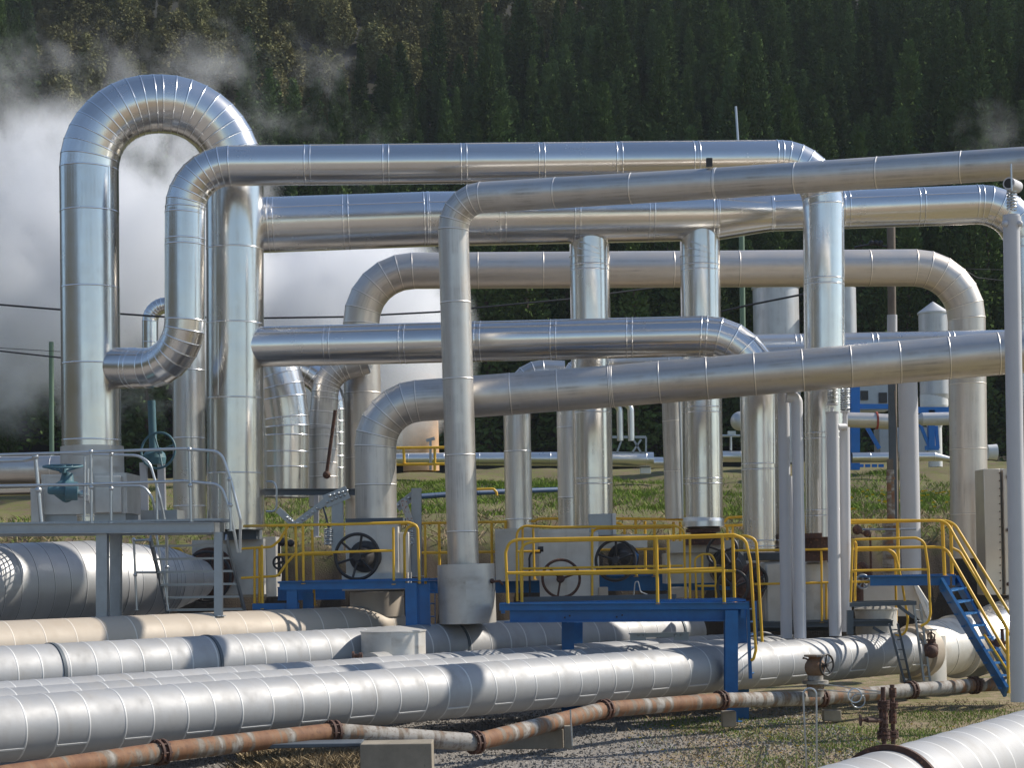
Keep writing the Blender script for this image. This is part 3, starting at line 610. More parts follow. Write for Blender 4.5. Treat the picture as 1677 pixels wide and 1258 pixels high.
# rusty small pipe on blocks
RP = [(-60, 1282, 18.6), (262, 1233, 20.6), (545, 1200, 22.4), (778, 1217, 23.3), (990, 1163, 25.8), (1180, 1148, 27.3), (1344, 1144, 28.8), (1492, 1131, 29.8), (1595, 1123, 30.6), (1668, 1120, 31)]
RT = thing('water_pipe', 'thin rust-streaked pipe on concrete blocks in front of the pipelines', 'pipe', P(778, 1235, 23.3))
for i in range(len(RP)-1):
    a = P(*RP[i]); b_ = P(*RP[i+1]); t = (b_-a).normalized(); mb = MB(); mb.tube([a, a.lerp(b_, .5), b_], .115, 24, panel=(.9, .8, 0, .85, .75, .45, .3, .1, .2)[i]); mb.build('pipe_length', M['rustpipe'], RT)
for i, (x, y, d) in enumerate(RP[1:-1]):
    a = P(*RP[i+1]); t = (P(*RP[i+2])-P(*RP[i])).normalized(); mb = MB()
    mb.lathe(a-t*.055, t, [(0, .11), (0, .15), (.03, .15), (.035, .12), (.075, .12), (.08, .15), (.11, .15), (.11, .11)], 30)
    u = perp(t); v = t.cross(u)
    for k in range(8):
        q = a+(u*math.cos(k*math.pi/4)+v*math.sin(k*math.pi/4))*.132; mb.tube([q-t*.075, q+t*.075], .012, 6)
    mb.build('flange', M['rustdark'], RT)
def block(label, x0, y0, x1, y1, d, depth, name='support_block', mat='concrete', cat='block'):
    mb = MB(); mb.bbox_px(x0, y0, x1, y1, d, depth); o = mb.build(name, M[mat], None, bevel=.012); return tag(o, label, cat)
block('stained concrete block under the rusty pipe at the bottom edge', 590, 1219, 708, 1290, 21.3, .5)
block('dark flat slab beside the stained concrete block', 410, 1219, 592, 1226, 21.6, .45, 'slab', 'darksteel', 'slab')
block('small pale concrete block where the rusty pipe climbs', 924, 1190, 938, 1228, 24.6, .16)
block('wide dark sleeper under the climbing rusty pipe', 800, 1196, 923, 1228, 24.8, .14, 'sleeper', 'concrete', 'sleeper')
block('small grey block left of the blue post foot', 1183, 1166, 1206, 1192, 27.6, .2)
block('small block under the rusty pipe below the round valve', 1349, 1164, 1378, 1182, 28.9, .2)
mb = MB(); mb.tube([P(934, 1163, 24.5), P(937, 1222, 24.5)], .012, 6); tag(mb.build('stake', M['galvrail'], None), 'thin metal stake by the small pale concrete block', 'stake')

# ------------------------------------------------------------------ valves, wheels, covers
def wheel(mb, c, nrm, R, r, spokes=6, hub=.2, bendin=.15):
    c = Vector(c); nrm = Vector(nrm).normalized(); mb.torus(c, nrm, R, r, 44, 10); u = perp(nrm); v = nrm.cross(u)
    for k in range(spokes):
        a = 2*math.pi*k/spokes+.3; e = u*math.cos(a)+v*math.sin(a); mb.tube([c-nrm*R*bendin+e*R*hub*.6, c-nrm*R*bendin*.5+e*R*.6, c+e*R*.98], r*.75, 8)
    mb.lathe(c-nrm*(R*bendin+.03), nrm, [(0, 0), (0, R*hub), (R*bendin+.05, R*hub*.8), (R*bendin+.05, 0)], 20)
def cover_box(parent, x0, y0, x1, y1, d, depth, mat='cover', name='insulation_cover', bevel=.012):
    mb = MB(); mb.bbox_px(x0, y0, x1, y1, d, depth)
    w_, h_ = px2m(x1-x0, d), px2m(y1-y0, d); e = .8
    if w_ > .5 and h_ > .3 and mat == 'cover':              # standing seams and corner angles
        for fx in (.03, .35+.3*random.random(), .97):
            x = x0+(x1-x0)*fx; mb.obox(P(x, y0+1, d-.004), P(x, y1-1, d-.004), .03, .012, (0, 1, 0))
        mb.obox(P(x0+1, y0+(y1-y0)*.06, d-.005), P(x1-1, y0+(y1-y0)*.06, d-.005), .012, .03)
    return mb.build(name, M[mat], parent, bevel=0 if w_ > .5 else bevel, smooth=True)
def rivets(mb, x0, y0, x1, y1, d, n, r=.012):
    for k in range(n):
        p = P(x0+(x1-x0)*k/(n-1), y0+(y1-y0)*k/(n-1), d); mb.ball(p, r, 6, 4)

# middle valve with large black handwheel
V = thing('gate_valve', 'boxed valve with the large black six-spoked handwheel behind the yellow rail', 'valve', P(615, 965, 31.4))
cover_box(V, 566, 853, 652, 940, 31.0, .85); cover_box(V, 560, 939, 668, 967, 30.8, 1.2); cover_box(V, 650, 872, 670, 944, 31.2, .5)
o = cover_box(V, 566, 849, 660, 855, 30.95, .95, 'darksteel', 'flange_plate')
mb = MB(); mb.lathe(P(600, 912, 31.05), (-.15, -1, 0), [(0, .27), (.12, .27), (.14, .18), (.3, .14), (.42, .06), (.45, 0)], 32); mb.build('bonnet', M['black'], V)
mb = MB(); wheel(mb, P(585, 912, 30.35), (-.2, -1, .05), px2m(37, 30.35), .028, 6, .24); mb.build('handwheel', M['black'], V)
# brown wheel valve
V = thing('gate_valve', 'boxed valve with the brown handwheel, behind the front blue platform', 'valve', P(930, 975, 33))
cover_box(V, 884, 867, 966, 978, 34.1, .7); cover_box(V, 966, 872, 981, 978, 34.2, .5)
mb = MB(); mb.tube([P(920, 948, 34.1), P(918, 950, 33.2)], .06, 12); mb.build('stem', M['black'], V)
mb = MB(); wheel(mb, P(919, 948, 33.2), (.15, -1, .1), px2m(31, 33.2), .026, 3, .22); mb.build('handwheel', M['rustdark'], V)
cover_box(thing('cover_box', 'beige box cover around the foot of the small upright pipe', 'cover', P(845, 950, 36)), 811, 866, 884, 952, 35.8, .8, 'cover', 'casing')
# back valve behind it
V = thing('gate_valve', 'dark valve below the left branch of the header, behind the yellow rails', 'valve', P(985, 950, 35))
cover_box(V, 964, 842, 1003, 878, 34.4, .8, 'galv'); cover_box(V, 1003, 841, 1009, 876, 34.3, .2, 'whitepaint', 'edge_strip')
cover_box(V, 960, 876, 1060, 898, 34.9, .8, 'cover')
mb = MB(); mb.lathe(P(1020, 915, 35), (0, -1, 0), [(0, .28), (.2, .3), (.25, .2), (.5, .12), (.55, 0)], 28); mb.build('bonnet', M['black'], V)
mb = MB(); wheel(mb, P(1008, 918, 34.1), (-.3, -1, .1), px2m(33, 34.1), .03, 5, .22); mb.build('handwheel', M['black'], V)
mb = MB(); mb.tube([P(1040, 925, 34.3), P(1044, 910, 34.2), P(1036, 903, 34.2)], .03, 8); mb.build('bracket', M['blue'], V)
# valve below flared branch
V = thing('gate_valve', 'dark valve beneath the flared branch end, half hidden by yellow rails', 'valve', P(1165, 955, 35))
mb = MB(); mb.lathe(P(1152, 893, 34.8), (0, 0, 1), [(0, .34), (.12, .34), (.12, .24), (.24, .24), (.24, .33), (.31, .33)], 36); mb.build('flange', M['rustdark'], V); cover_box(V, 1098, 886, 1210, 905, 34.9, .9, 'cover'); cover_box(V, 1090, 905, 1240, 955, 35.3, .8, 'cover')
mb = MB(); mb.lathe(P(1190, 930, 34.9), (.2, -1, 0), [(0, .36), (.15, .36), (.2, .25), (.5, .15), (.55, 0)], 28); mb.build('bonnet', M['black'], V)
mb = MB(); wheel(mb, P(1183, 903, 34.2), (-.5, -1, .2), px2m(26, 34.2), .03, 5, .2); mb.build('handwheel', M['black'], V)
V = thing('gate_valve', 'rusty black valve with dark wheel beside the round-ended yellow rails', 'valve', P(1215, 990, 32))
mb = MB(); mb.lathe(P(1226, 962, 32.6), (-.3, -1, 0), [(0, .3), (.15, .3), (.2, .2), (.6, .13), (.65, 0)], 28); mb.ball(P(1232, 940, 32.5), .2); mb.build('valve_body', M['rustdark'], V)
mb = MB(); wheel(mb, P(1200, 962, 31.7), (-.6, -1, .1), px2m(27, 31.7), .028, 3, .2); mb.build('handwheel', M['black'], V)
mb = MB(); wheel(mb, P(1240, 950, 32.3), (.6, -1, .1), px2m(20, 32.3), .028, 4, .2); mb.build('handwheel', M['black'], V)
# valve under right leg of the loop
V = thing('gate_valve', 'boxed valve with dark wheel under the right loop leg, behind the grey stair', 'valve', P(380, 975, 33.8))
cover_box(V, 315, 884, 432, 975, 33.9, 1.0, 'cover'); cover_box(V, 350, 868, 420, 884, 33.5, .8, 'darksteel', 'flange_plate')
mb = MB(); mb.lathe(P(345, 938, 33.7), (-.1, -1, 0), [(0, .46), (.08, .46), (.1, .3), (.35, .26), (.4, .1), (.42, 0)], 36); mb.build('bonnet', M['rustdark'], V)
mb = MB(); wheel(mb, P(338, 945, 33.1), (-.15, -1, .05), px2m(41, 33.1), .028, 6, .2); mb.build('handwheel', M['black'], V)
# left: cover boxes under the left leg with teal gearbox
V = thing('gate_valve', 'boxed valve at the foot of the left loop leg with a teal gearbox', 'valve', P(145, 858, 33))
cover_box(V, 68, 776, 208, 842, 32.4, 1.2); cover_box(V, 155, 780, 198, 840, 32.3, .1, 'cover', 'panel'); cover_box(V, 72, 842, 206, 864, 32.5, 1.3, 'galv', 'base'); cover_box(V, 50, 800, 68, 856, 32.2, .4)
mb = MB(); mb.lathe(P(108, 822, 31.6), (.05, .1, 1), [(-.02, 0), (0, .06), (.1, .2), (.3, .2), (.36, .12), (.5, .09), (.52, .0)], 24); mb.lathe(P(78, 803, 31.3), (1, .2, -.05), [(0, 0), (0, .05), (.02, .07), (.28, .09), (.3, .16), (.5, .16), (.5, 0)], 24); mb.build('gearbox', M['teal'], V)
mb = MB(); wheel(mb, P(103, 764, 31.5), (.02, -.12, 1), px2m(31, 31.5), .02, 5, .2, .25); mb.build('handwheel', M['teal'], V)
mb = MB(); mb.tube([P(118, 808, 31.5), P(140, 810, 31.5)], .07, 12); mb.lathe(P(138, 810, 31.5), (1, 0, 0), [(0, .09), (.06, .16), (.1, .16), (.1, 0)], 20); mb.build('coupling', M['galvrail'], V)
# teal rising-stem valve
V = thing('rising_stem_valve', 'teal valve with a tall stem cover and teal wheel between the loop legs', 'valve', P(262, 838, 34.5))
mb = MB(); mb.tube([P(251, 738, 34.5), P(248, 656, 34.5)], .075, 16); mb.build('stem_cover', M['teal'], V)
mb = MB(); mb.lathe(P(253, 752, 34.5), (0, 0, 1), [(-.1, 0), (-.1, .2), (.02, .22), (.1, .2), (.2, .09)], 20); mb.build('gear_head', M['teal'], V)
mb = MB(); wheel(mb, P(259, 738, 34.2), (-.25, -1, .15), px2m(30, 34.2), .022, 4, .2, .1); mb.build('handwheel', M['teal'], V)
for x in (237, 266): mb = MB(); mb.ibeam(P(x, 836, 34.5), P(x-2, 758, 34.5), .13, .12, (0, 1, 0)); mb.build('yoke_post', M['white_post'], V, smooth=False)
cover_box(V, 215, 836, 290, 862, 34.2, .8, 'galv', 'base')
# small black valves near x=450
V = thing('small_valve', 'pair of small black valves on a thin pipe left of the middle blue platform', 'valve', P(465, 955, 33))
mb = MB(); mb.tube([P(457, 945, 33), P(457, 890, 33), P(480, 888, 33)], .03, 8); mb.ball(P(462, 888, 32.9), .08); mb.ball(P(476, 890, 32.9), .07); mb.build('valve_body', M['black'], V)
mb = MB(); wheel(mb, P(457, 922, 32.8), (-.3, -1, 0), px2m(10, 32.8), .02, 4, .3); mb.build('handwheel', M['black'], V)
# dome cover
V = thing('valve_cover', 'low round cover with a cone lid standing between the pipelines', 'cover', P(645, 1085, 28.4))
mb = MB(); mb.lathe(P(645, 1085, 28.4), (0, 0, 1), [(0, .50), (.47, .50), (.475, .515), (.49, .515), (.56, .12), (.565, 0)], 56); mb.build('casing', M['cover'], V)
V = thing('saddle_cover', 'small arched sheet cover in front of the round cone-lidded cover', 'cover', P(620, 1085, 27.4))
mb = MB(); mb.lathe(P(618, 1112, 27.6), PD, [(-.14, 0), (-.14, .40), (.14, .40), (.14, 0)], 48); mb.build('casing', M['cover'], V)
V = thing('small_valve', 'small rusty valve left of the round cone-lidded cover', 'valve', P(582, 1078, 27.2))
mb = MB(); mb.lathe(P(577, 1075, 27.2), (1, 0, 0), [(0, 0), (0, .07), (.03, .07), (.03, .03), (.1, .03), (.1, .05), (.15, .05), (.15, .0)], 16); mb.build('valve_body', M['rustdark'], V)
# globe valve on thin stand, right
V = thing('globe_valve', 'round rusty valve with black wheel standing above the rusty pipe', 'valve', P(1337, 1130, 28.3))
mb = MB(); c = P(1335, 1094, 28.3); mb.ball(c, .165, 20, 14); mb.lathe(c, (0, 0, 1), [(.12, .1), (.17, .1), (.17, .17), (.2, .17), (.2, 0)], 24); mb.lathe(c, (0, 0, -1), [(.12, .12), (.2, .12), (.2, .2), (.25, .2), (.25, .14), (.45, .12)], 24); mb.build('valve_body', M['rustpipe'], V)
mb = MB(); wheel(mb, P(1354, 1090, 28.1), (.75, -.8, 0), .165, .016, 5, .18); mb.tube([P(1340, 1092, 28.3), P(1354, 1090, 28.1)], .03, 8); mb.build('handwheel', M['black'], V)
mb = MB(); mb.tube([P(1330, 1084, 28.3), P(1316, 1078, 28.3), P(1316, 1080, 28.3)], .022, 6); mb.build('lever', M['rustdark'], V)
# rusty double valve tree on the close pipeline
V = thing('valve_tree', 'twin rusty valve stack standing on the close pipeline in the corner', 'valve', P(1452, 1217, 15.2))
def stack(x, y0, y1, d, disks, r=.02):
    mb = MB(); a = P(x, y0, d); b_ = P(x-2, y1, d); mb.tube([a, b_], r, 12); ax = (b_-a).normalized()
    for (yy, rr, hh) in disks:
        c = P(x-1, yy, d); mb.lathe(c-ax*hh/2, ax, [(0, 0), (0, rr), (hh*.38, rr), (hh*.38, rr*.7), (hh*.62, rr*.7), (hh*.62, rr), (hh, rr), (hh, 0)], 16)
        for k in range(6): q = c+Vector((math.cos(k*1.047), math.sin(k*1.047), 0))*rr*.85; mb.tube([q-ax*hh*.8, q+ax*hh*.8], .006, 5)
    return mb
stack(1448, 1222, 1126, 15.2, [(1205, .055, .05), (1196, .04, .03), (1157, .05, .04), (1150, .05, .02), (1177, .038, .09)]).build('valve_stack', M['rustdark'], V)
stack(1463, 1219, 1122, 15.35, [(1203, .05, .05), (1155, .045, .04), (1175, .033, .07), (1135, .03, .05)]).build('valve_stack', M['rustdark'], V)
mb = MB(); mb.tube([P(1448, 1180, 15.2), P(1420, 1180, 15.1)], .022, 8); mb.lathe(P(1420, 1180, 15.1), (-1, 0, 0), [(0, .02), (.03, .012), (.05, .012), (.05, .05), (.06, .05), (.06, 0)], 14); mb.build('side_valve', M['rustdark'], V)
mb = MB(); q = [P(1340, 1128, 28), P(1390, 1130, 26), P(1440, 1134, 16)]
mb.tube([P(1340, 1120, 26), P(1420, 1131, 20), P(1446, 1134, 15.2)], .008, 6, bend=.5); mb.tube([P(1340, 1130, 26), P(1420, 1137, 20), P(1446, 1136, 15.2)], .008, 6)
c = P(1400, 1140, 20); mb.torus(c, (.1, -1, .1), .075, .007, 24, 6); mb.torus(c+Vector((.04, .02, -.06)), (.1, -1, -.1), .075, .007, 24, 6); tag(mb.build('coiled_tube', M['galvrail'], None), 'thin metal tubing with two coils leading to the twin valve stack', 'tubing')
mb = MB(); mb.tube([P(1321, 1260, 21.5), P(1315, 1128, 21.5), P(1337, 1128, 21.5), P(1338, 1262, 21.5)], .011, 7, bend=.1); tag(mb.build('bent_rod', M['galvrail'], None), 'tall narrow bent wire hoop standing in the grass', 'hoop')
# ------------------------------------------------------------------ platforms, rails, stairs
def rail(parent, mat, pts, r=.0225, bend=.12, name='handrail'):
    mb = MB(); mb.tube([P(*p) for p in pts], r, 10, bend=bend, seg=5); return mb.build(name, M[mat], parent)
def rposts(parent, mat, lst, r=.0225, ball=False):
    for (x0, y0, x1, y1, d) in lst:
        mb = MB(); a = P(x0, y0, d); b_ = P(x1, y1, d); mb.tube([a, b_], r, 10)
        if ball: mb.ball(a, r*1.7); mb.ball(a.lerp(b_, .5), r*1.7)
        mb.lathe(b_, (0, 0, 1), [(0, r*2.2), (.012, r*2.2), (.012, r)], 10); mb.build('rail_post', M[mat], parent)
def hbeam(parent, mat, x0, y0, x1, y1, d0, d1, h, w=.12, name='beam'):
    mb = MB(); mb.ibeam(P(x0, y0, d0), P(x1, y1, d1), w, h); return mb.build(name, M[mat], parent, smooth=False)
def vbeam(parent, mat, x, y0, y1, d, wpx, name='post', face=True, lean=0):
    a = P(x+lean, y1, d); b_ = P(x, y0, d); mb = MB(); w_ = px2m(wpx, d)
    mb.ibeam(a, b_, w_, w_, (0, 1, 0) if face else (1, 0, 0)); mb.lathe(a, (0, 0, 1), [(0, w_*.9), (.015, w_*.9), (.015, 0)], 4); return mb.build(name, M[mat], parent, smooth=False)
def deck(parent, mat, x0, x1, y, d0, d1, th=.035, name='deck'):
    """grating between depth d0 and d1, level with picture row y at d0"""
    a = P(x0, y, d0); b_ = P(x1, y, d0); mb = MB(); zt = (a.z+b_.z)/2
    for k in range(int((d1-d0)/.055)): mb.obox((a.x, d0+.02+k*.055, zt), (b_.x, d0+.02+k*.055, zt), .008, th)
    for k in range(int((b_.x-a.x)/.12)): mb.obox((a.x+k*.12, d0, zt), (a.x+k*.12, d1, zt), .01, th*.6)
    return mb.build(name, M[mat], parent, smooth=False)
def ladder(parent, mat, top0, bot0, top1, bot1, n, w=.07, t=.012, rung=.022, name='ladder', tread=None):
    o = None; mb = MB(); A0, B0, A1, B1 = P(*top0), P(*bot0), P(*top1), P(*bot1)
    mb.obox(A0, B0, t, w, (0, 1, .3)); o = mb.build(name if not tread else 'stringer', M[mat], parent, smooth=False)
    mb = MB(); mb.obox(A1, B1, t, w, (0, 1, .3)); mb.build('side_rail' if not tread else 'stringer', M[mat], o if not tread else parent, smooth=False)
    for k in range(n):
        f = (k+.6)/n; mb = MB()
        if tread: mb.obox(A0.lerp(B0, f), A1.lerp(B1, f), tread, .035)
        else: mb.tube([A0.lerp(B0, f), A1.lerp(B1, f)], rung/2, 8)
        mb.build('tread' if tread else 'rung', M[mat], o, smooth=False)
    return o

# --- grey platform, left
T = thing('access_platform', 'grey galvanised platform with handrails and a steep stair on the left', 'platform', P(180, 1010, 28.4))
dL = 28.4
deck(T, 'galv', -330, 362, 858, dL, dL+1.3)
mb = MB(); mb.obox(P(-60, 866, dL), P(345, 864, dL), .05, .15); mb.obox(P(-60, 858.5, dL-.03), P(350, 856.5, dL-.03), .11, .012); mb.obox(P(-60, 874, dL-.03), P(346, 872, dL-.03), .11, .012)
mb.build('edge_beam', M['galv'], T, smooth=False)
mb = MB(); mb.obox(P(-60, 872, dL+1.3), P(362, 868, dL+1.3), .06, .16); mb.obox(P(345, 864, dL-.04), P(363, 864, dL+1.3), .10, .15); mb.build('edge_beam', M['galv'], T, smooth=False)
vbeam(T, 'galv', 168, 874, 1015, dL+.15, 18); vbeam(T, 'galv', 190, 876, 1015, dL+.9, 17); vbeam(T, 'galv', 358, 872, 1010, dL+.15, 13)
r1 = rail(T, 'galvrail', [(-60, 747, dL), (140, 741, dL), (300, 735, dL), (362, 740, dL+.1), (378, 787, dL+.1), (394, 850, dL+.1), (393, 905, dL+.2)], .024, .2)
rail(T, 'galvrail', [(-60, 797, dL), (140, 794, dL), (300, 788, dL), (362, 794, dL+.1), (377, 838, dL+.1), (390, 905, dL+.2)], .024, .2)
rposts(r1, 'galvrail', [(149, 740, 150, 857, dL), (310, 736, 313, 855, dL), (182, 744, 182, 857, dL+.05), (376, 785, 378, 870, dL+.1)], ball=True)
r2 = rail(T, 'galvrail', [(120, 744, dL+1.2), (225, 746, dL+1.2), (245, 757, dL+1.2), (262, 815, dL+1.2), (273, 870, dL+1.3), (274, 915, dL+1.4)], .022, .25)
rail(T, 'galvrail', [(150, 796, dL+1.2), (235, 796, dL+1.2), (249, 815, dL+1.2), (262, 870, dL+1.3)], .022, .2)
rposts(r2, 'galvrail', [(139, 748, 138, 857, dL+1.2), (257, 790, 257, 857, dL+1.2), (144, 768, 144, 812, dL+1.25)])
r3 = rail(T, 'galvrail', [(-60, 757, dL+.9), (40, 754, dL+.9), (60, 750, dL+.4)], .03, .05)
rposts(r3, 'galvrail', [(58, 748, 68, 858, dL+.4)], .032, ball=True)
st = ladder(T, 'galv', (246, 882, 29.9), (276, 1008, 30.9), (370, 880, 29.9), (402, 1006, 30.9), 6, .16, .03, name='stair', tread=.2)
r4 = rail(T, 'galvrail', [(218, 886, 30.3), (250, 884, 30.3)], .02, .02); rail(T, 'galvrail', [(222, 938, 30.3), (268, 938, 30.4)], .02, .02)
rposts(r4, 'galvrail', [(219, 884, 224, 1000, 30.3), (272, 868, 274, 990, 30.5), (256, 875, 276, 1000, 30.5)], .02, ball=True)

# --- yellow gate frames left of middle platform
T = thing('guard_rail', 'yellow guard rail seen through the grey stair on the left', 'railing', P(262, 1000, 32.5))
a = rail(T, 'yellow', [(230, 900, 32.5), (296, 898, 32.5), (301, 912, 32.5), (303, 990, 32.5)]); rail(T, 'yellow', [(230, 948, 32.5), (258, 948, 32.5)]); rposts(a, 'yellow', [(229, 900, 230, 992, 32.5), (251, 900, 252, 990, 32.5)])

# --- middle blue platform
T = thing('access_platform', 'middle blue platform with yellow rails in front of the large black handwheel', 'platform', P(570, 1010, 30.6))
d2 = 30.6-.8
mb = MB(); mb.obox(P(458, 960, d2), P(664, 958, d2), .06, px2m(13, d2)); mb.obox(P(455, 953.5, d2-.03), P(700, 951.5, d2-.03), .12, .012); mb.build('edge_beam', M['blue'], T, smooth=False)
deck(T, 'blue', 455, 700, 952, d2, d2+1.0)
mb = MB(); mb.obox(P(414, 994, d2+.1), P(490, 993, d2+.1), .08, .10); mb.build('lower_beam', M['blue'], T, smooth=False)
vbeam(T, 'blue', 479, 956, 1000, d2+.1, 17); vbeam(T, 'blue', 505, 972, 1004, d2+.6, 16)
mb = MB(); mb.bbox_px(664, 955, 683, 1040, d2-.05, .16); mb.bbox_px(686, 957, 704, 1040, d2+.05, .16); mb.bbox_px(683, 955, 686, 1040, d2+.02, .03); mb.build('post', M['blue'], T, smooth=False)
ladder(T, 'blue', (703, 955, d2), (705, 1040, d2), (712, 955, d2+.3), (713, 1040, d2+.3), 4, .05, .012)
a = rail(T, 'yellow', [(400, 862, d2+.9), (437, 861, d2), (560, 859, d2), (668, 856, d2), (684, 861, d2), (687, 956, d2)], .024, .12)
rail(T, 'yellow', [(487, 909, d2), (496, 906, d2), (644, 902, d2)], .022); rail(T, 'yellow', [(455, 909, d2+.9), (545, 908, d2+.9)], .024)
rail(T, 'yellow', [(395, 899, d2+.2), (445, 896, d2+.2), (457, 886, d2+.2), (472, 862, d2+.2)], .022); rail(T, 'yellow', [(395, 947, d2+.2), (455, 944, d2+.2), (468, 925, d2+.2), (485, 905, d2+.2)], .022)
rail(T, 'yellow', [(663, 956, d2+.9), (662, 878, d2+.9), (668, 862, d2+.9), (684, 860, d2+.9)], .024)
rposts(a, 'yellow', [(496, 861, 497, 957, d2), (644, 864, 645, 958, d2), (484, 862, 486, 957, d2+.2), (511, 868, 515, 992, d2+.9), (696, 860, 697, 958, d2+.9), (417, 897, 417, 990, d2+.2), (429, 893, 430, 998, d2+.1), (425, 899, 425, 998, d2+.3), (468, 862, 470, 955, d2+.9)], .022)

# --- rear blue walkway with rails
T = thing('walkway', 'rear blue walkway with long yellow rails running behind the uprights', 'platform', P(960, 975, 36.5))
d3 = 36.4
for q in ((690, 962, 980, 960, d3, .25), (982, 956, 1245, 954, d3, .3), (455, 973, 565, 971, 33.9, .25)): mb = MB(); mb.ibeam(P(q[0], q[1], q[4]), P(q[2], q[3], q[4]), .1, q[5]); mb.build('beam', M['blue'], T, smooth=False)
deck(T, 'blue', 690, 1245, 944, d3, d3+1.)
a = rail(T, 'yellow', [(600, 860, 35.6), (700, 857, d3), (875, 854, d3), (882, 850, d3), (960, 849, d3), (1120, 851, d3), (1128, 850, d3+.4)], .028, .05)
rail(T, 'yellow', [(686, 906, d3), (885, 903, d3)], .028); rail(T, 'yellow', [(975, 901, d3), (1120, 899, d3)], .024)
rposts(a, 'yellow', [(719, 857, 720, 945, d3), (805, 856, 806, 946, d3), (875, 860, 876, 950, d3), (828, 856, 829, 940, d3), (1103, 855, 1104, 948, d3), (1114, 855, 1115, 948, d3), (1041, 852, 1042, 945, d3), (1072, 854, 1072, 945, d3), (1056, 854, 1057, 945, d3+.6)], .028)
rail(T, 'yellow', [(968, 862, d3-.3), (978, 856, d3-.3), (1016, 857, d3-.3), (1023, 866, d3-.3), (1023, 880, d3-.3)], .028, .15)
rail(T, 'yellow', [(1128, 850, d3+.4), (1136, 866, d3-.4), (1138, 930, d3-.4)], .028, .1); rail(T, 'yellow', [(1115, 862, d3-.3), (1300, 859, d3-.3)], .028); rail(T, 'yellow', [(1180, 862, d3), (1192, 848, d3), (1230, 846, d3)], .028, .1)
rail(T, 'yellow', [(1130, 904, d3-.3), (1300, 901, d3-.3)], .026); rposts(a, 'yellow', [(1200, 862, 1201, 940, d3-.3), (1191, 862, 1191, 890, d3)], .026)
# its rail set nearer the viewer
T = thing('guard_rail', 'yellow guard rail round the brown handwheel valve, just behind the front platform', 'railing', P(980, 990, 32.2))
d4 = 32.2
a = rail(T, 'yellow', [(847, 985, d4), (846, 861, d4), (905, 864, d4), (1105, 861, d4), (1120, 868, d4), (1123, 984, d4)], .0225, .18)
rail(T, 'yellow', [(853, 932, d4), (1118, 927, d4)]); rail(T, 'yellow', [(848, 904, d4+1), (884, 903, d4+1)])
rposts(a, 'yellow', [(873, 866, 875, 950, d4+.8), (970, 866, 970, 978, d4), (856, 865, 855, 985, d4+.2)])
rail(T, 'yellow', [(970, 930, d4+.1), (969, 872, d4+.1), (978, 866, d4+.1), (1100, 864, d4+.1)], .0225, .12)
rail(T, 'yellow', [(1141, 986, d4), (1138, 915, d4), (1150, 908, d4), (1165, 908, d4), (1171, 920, d4), (1173, 984, d4)], .02, .1); rail(T, 'yellow', [(1142, 960, d4), (1172, 960, d4)], .02)
rposts(a, 'yellow', [(1130, 880, 1130, 985, d4), (1150, 910, 1151, 985, d4)])
block('long dark steel channel lying behind the front blue platform', 852, 976, 1108, 986, 31.4, .12, 'steel_channel', 'darksteel', 'beam')
# --- front blue platform
T = thing('access_platform', 'front blue platform on blue posts with rounded yellow rails', 'platform', P(1020, 1190, 28.5))
dF = 28.5
mb = MB(); mb.obox(P(818, 995, dF), P(1224, 992.5, dF), .09, .10); mb.obox(P(818, 989.5, dF-.03), P(1224, 987.5, dF-.03), .13, .012); mb.build('edge_beam', M['blue'], T, smooth=False)
mb = MB(); mb.obox(P(835, 1010, dF+.07), P(1208, 1008, dF+.07), .04, .17); mb.obox(P(826, 1019.5, dF), P(1208, 1017, dF), .14, .012); mb.build('main_beam', M['blue'], T, smooth=False)
mb = MB(); mb.obox(P(835, 1006, dF+1.4), P(1224, 1004, dF+1.4), .06, .2); mb.obox(P(1216, 1002, dF), P(1216, 998, dF+1.4), .06, .2); mb.obox(P(824, 1000, dF), P(824, 997, dF+1.4), .06, .1); mb.build('rear_beam', M['blue'], T, smooth=False)
deck(T, 'blue', 818, 1222, 988, dF, dF+1.4)
vbeam(T, 'blue', 1197, 1000, 1183, dF+.0, 21); vbeam(T, 'blue', 1216, 1003, 1180, dF+1.4, 19); vbeam(T, 'blue', 930, 1020, 1180, dF+1.2, 20); vbeam(T, 'blue', 946, 1020, 1178, dF+2.0, 16)
for x, y in ((925, 1012), (933, 1009), (1010, 1011), (1019, 1008), (1083, 993), (1190, 991)): mb = MB(); mb.ball(P(x, y, dF+.04), .014, 8, 5); mb.build('bolt', M['black'], T)
a = rail(T, 'yellow', [(832, 992, dF), (828, 905, dF), (834, 888, dF), (850, 884, dF), (1073, 880, dF), (1202, 876, dF), (1221, 884, dF), (1229, 920, dF), (1238, 1065, dF), (1234, 1080, dF), (1230, 1082, dF+.02)], .024, .16)
rail(T, 'yellow', [(829, 939, dF), (1073, 935, dF), (1187, 931, dF)], .024)
rposts(a, 'yellow', [(1075, 880, 1077, 990, dF), (1183, 878, 1186, 989, dF)], .026)
d5 = dF+1.35
b5 = rail(T, 'yellow', [(855, 990, d5), (852, 905, d5), (858, 891, d5), (880, 887, d5), (1096, 882, d5), (1222, 878, d5), (1238, 884, d5), (1241, 925, d5), (1249, 1065, d5), (1245, 1080, d5), (1240, 1083, d5)], .024, .16)
rail(T, 'yellow', [(853, 942, d5), (1096, 938, d5), (1205, 935, d5)], .024); rposts(b5, 'yellow', [(1094, 882, 1097, 988, d5), (1200, 880, 1203, 988, d5)], .026)
ladder(T, 'blue', (1224, 985, dF+.2), (1229, 1112, dF+.2), (1236, 985, dF+1.1), (1240, 1110, dF+1.1), 6, .07, .05)

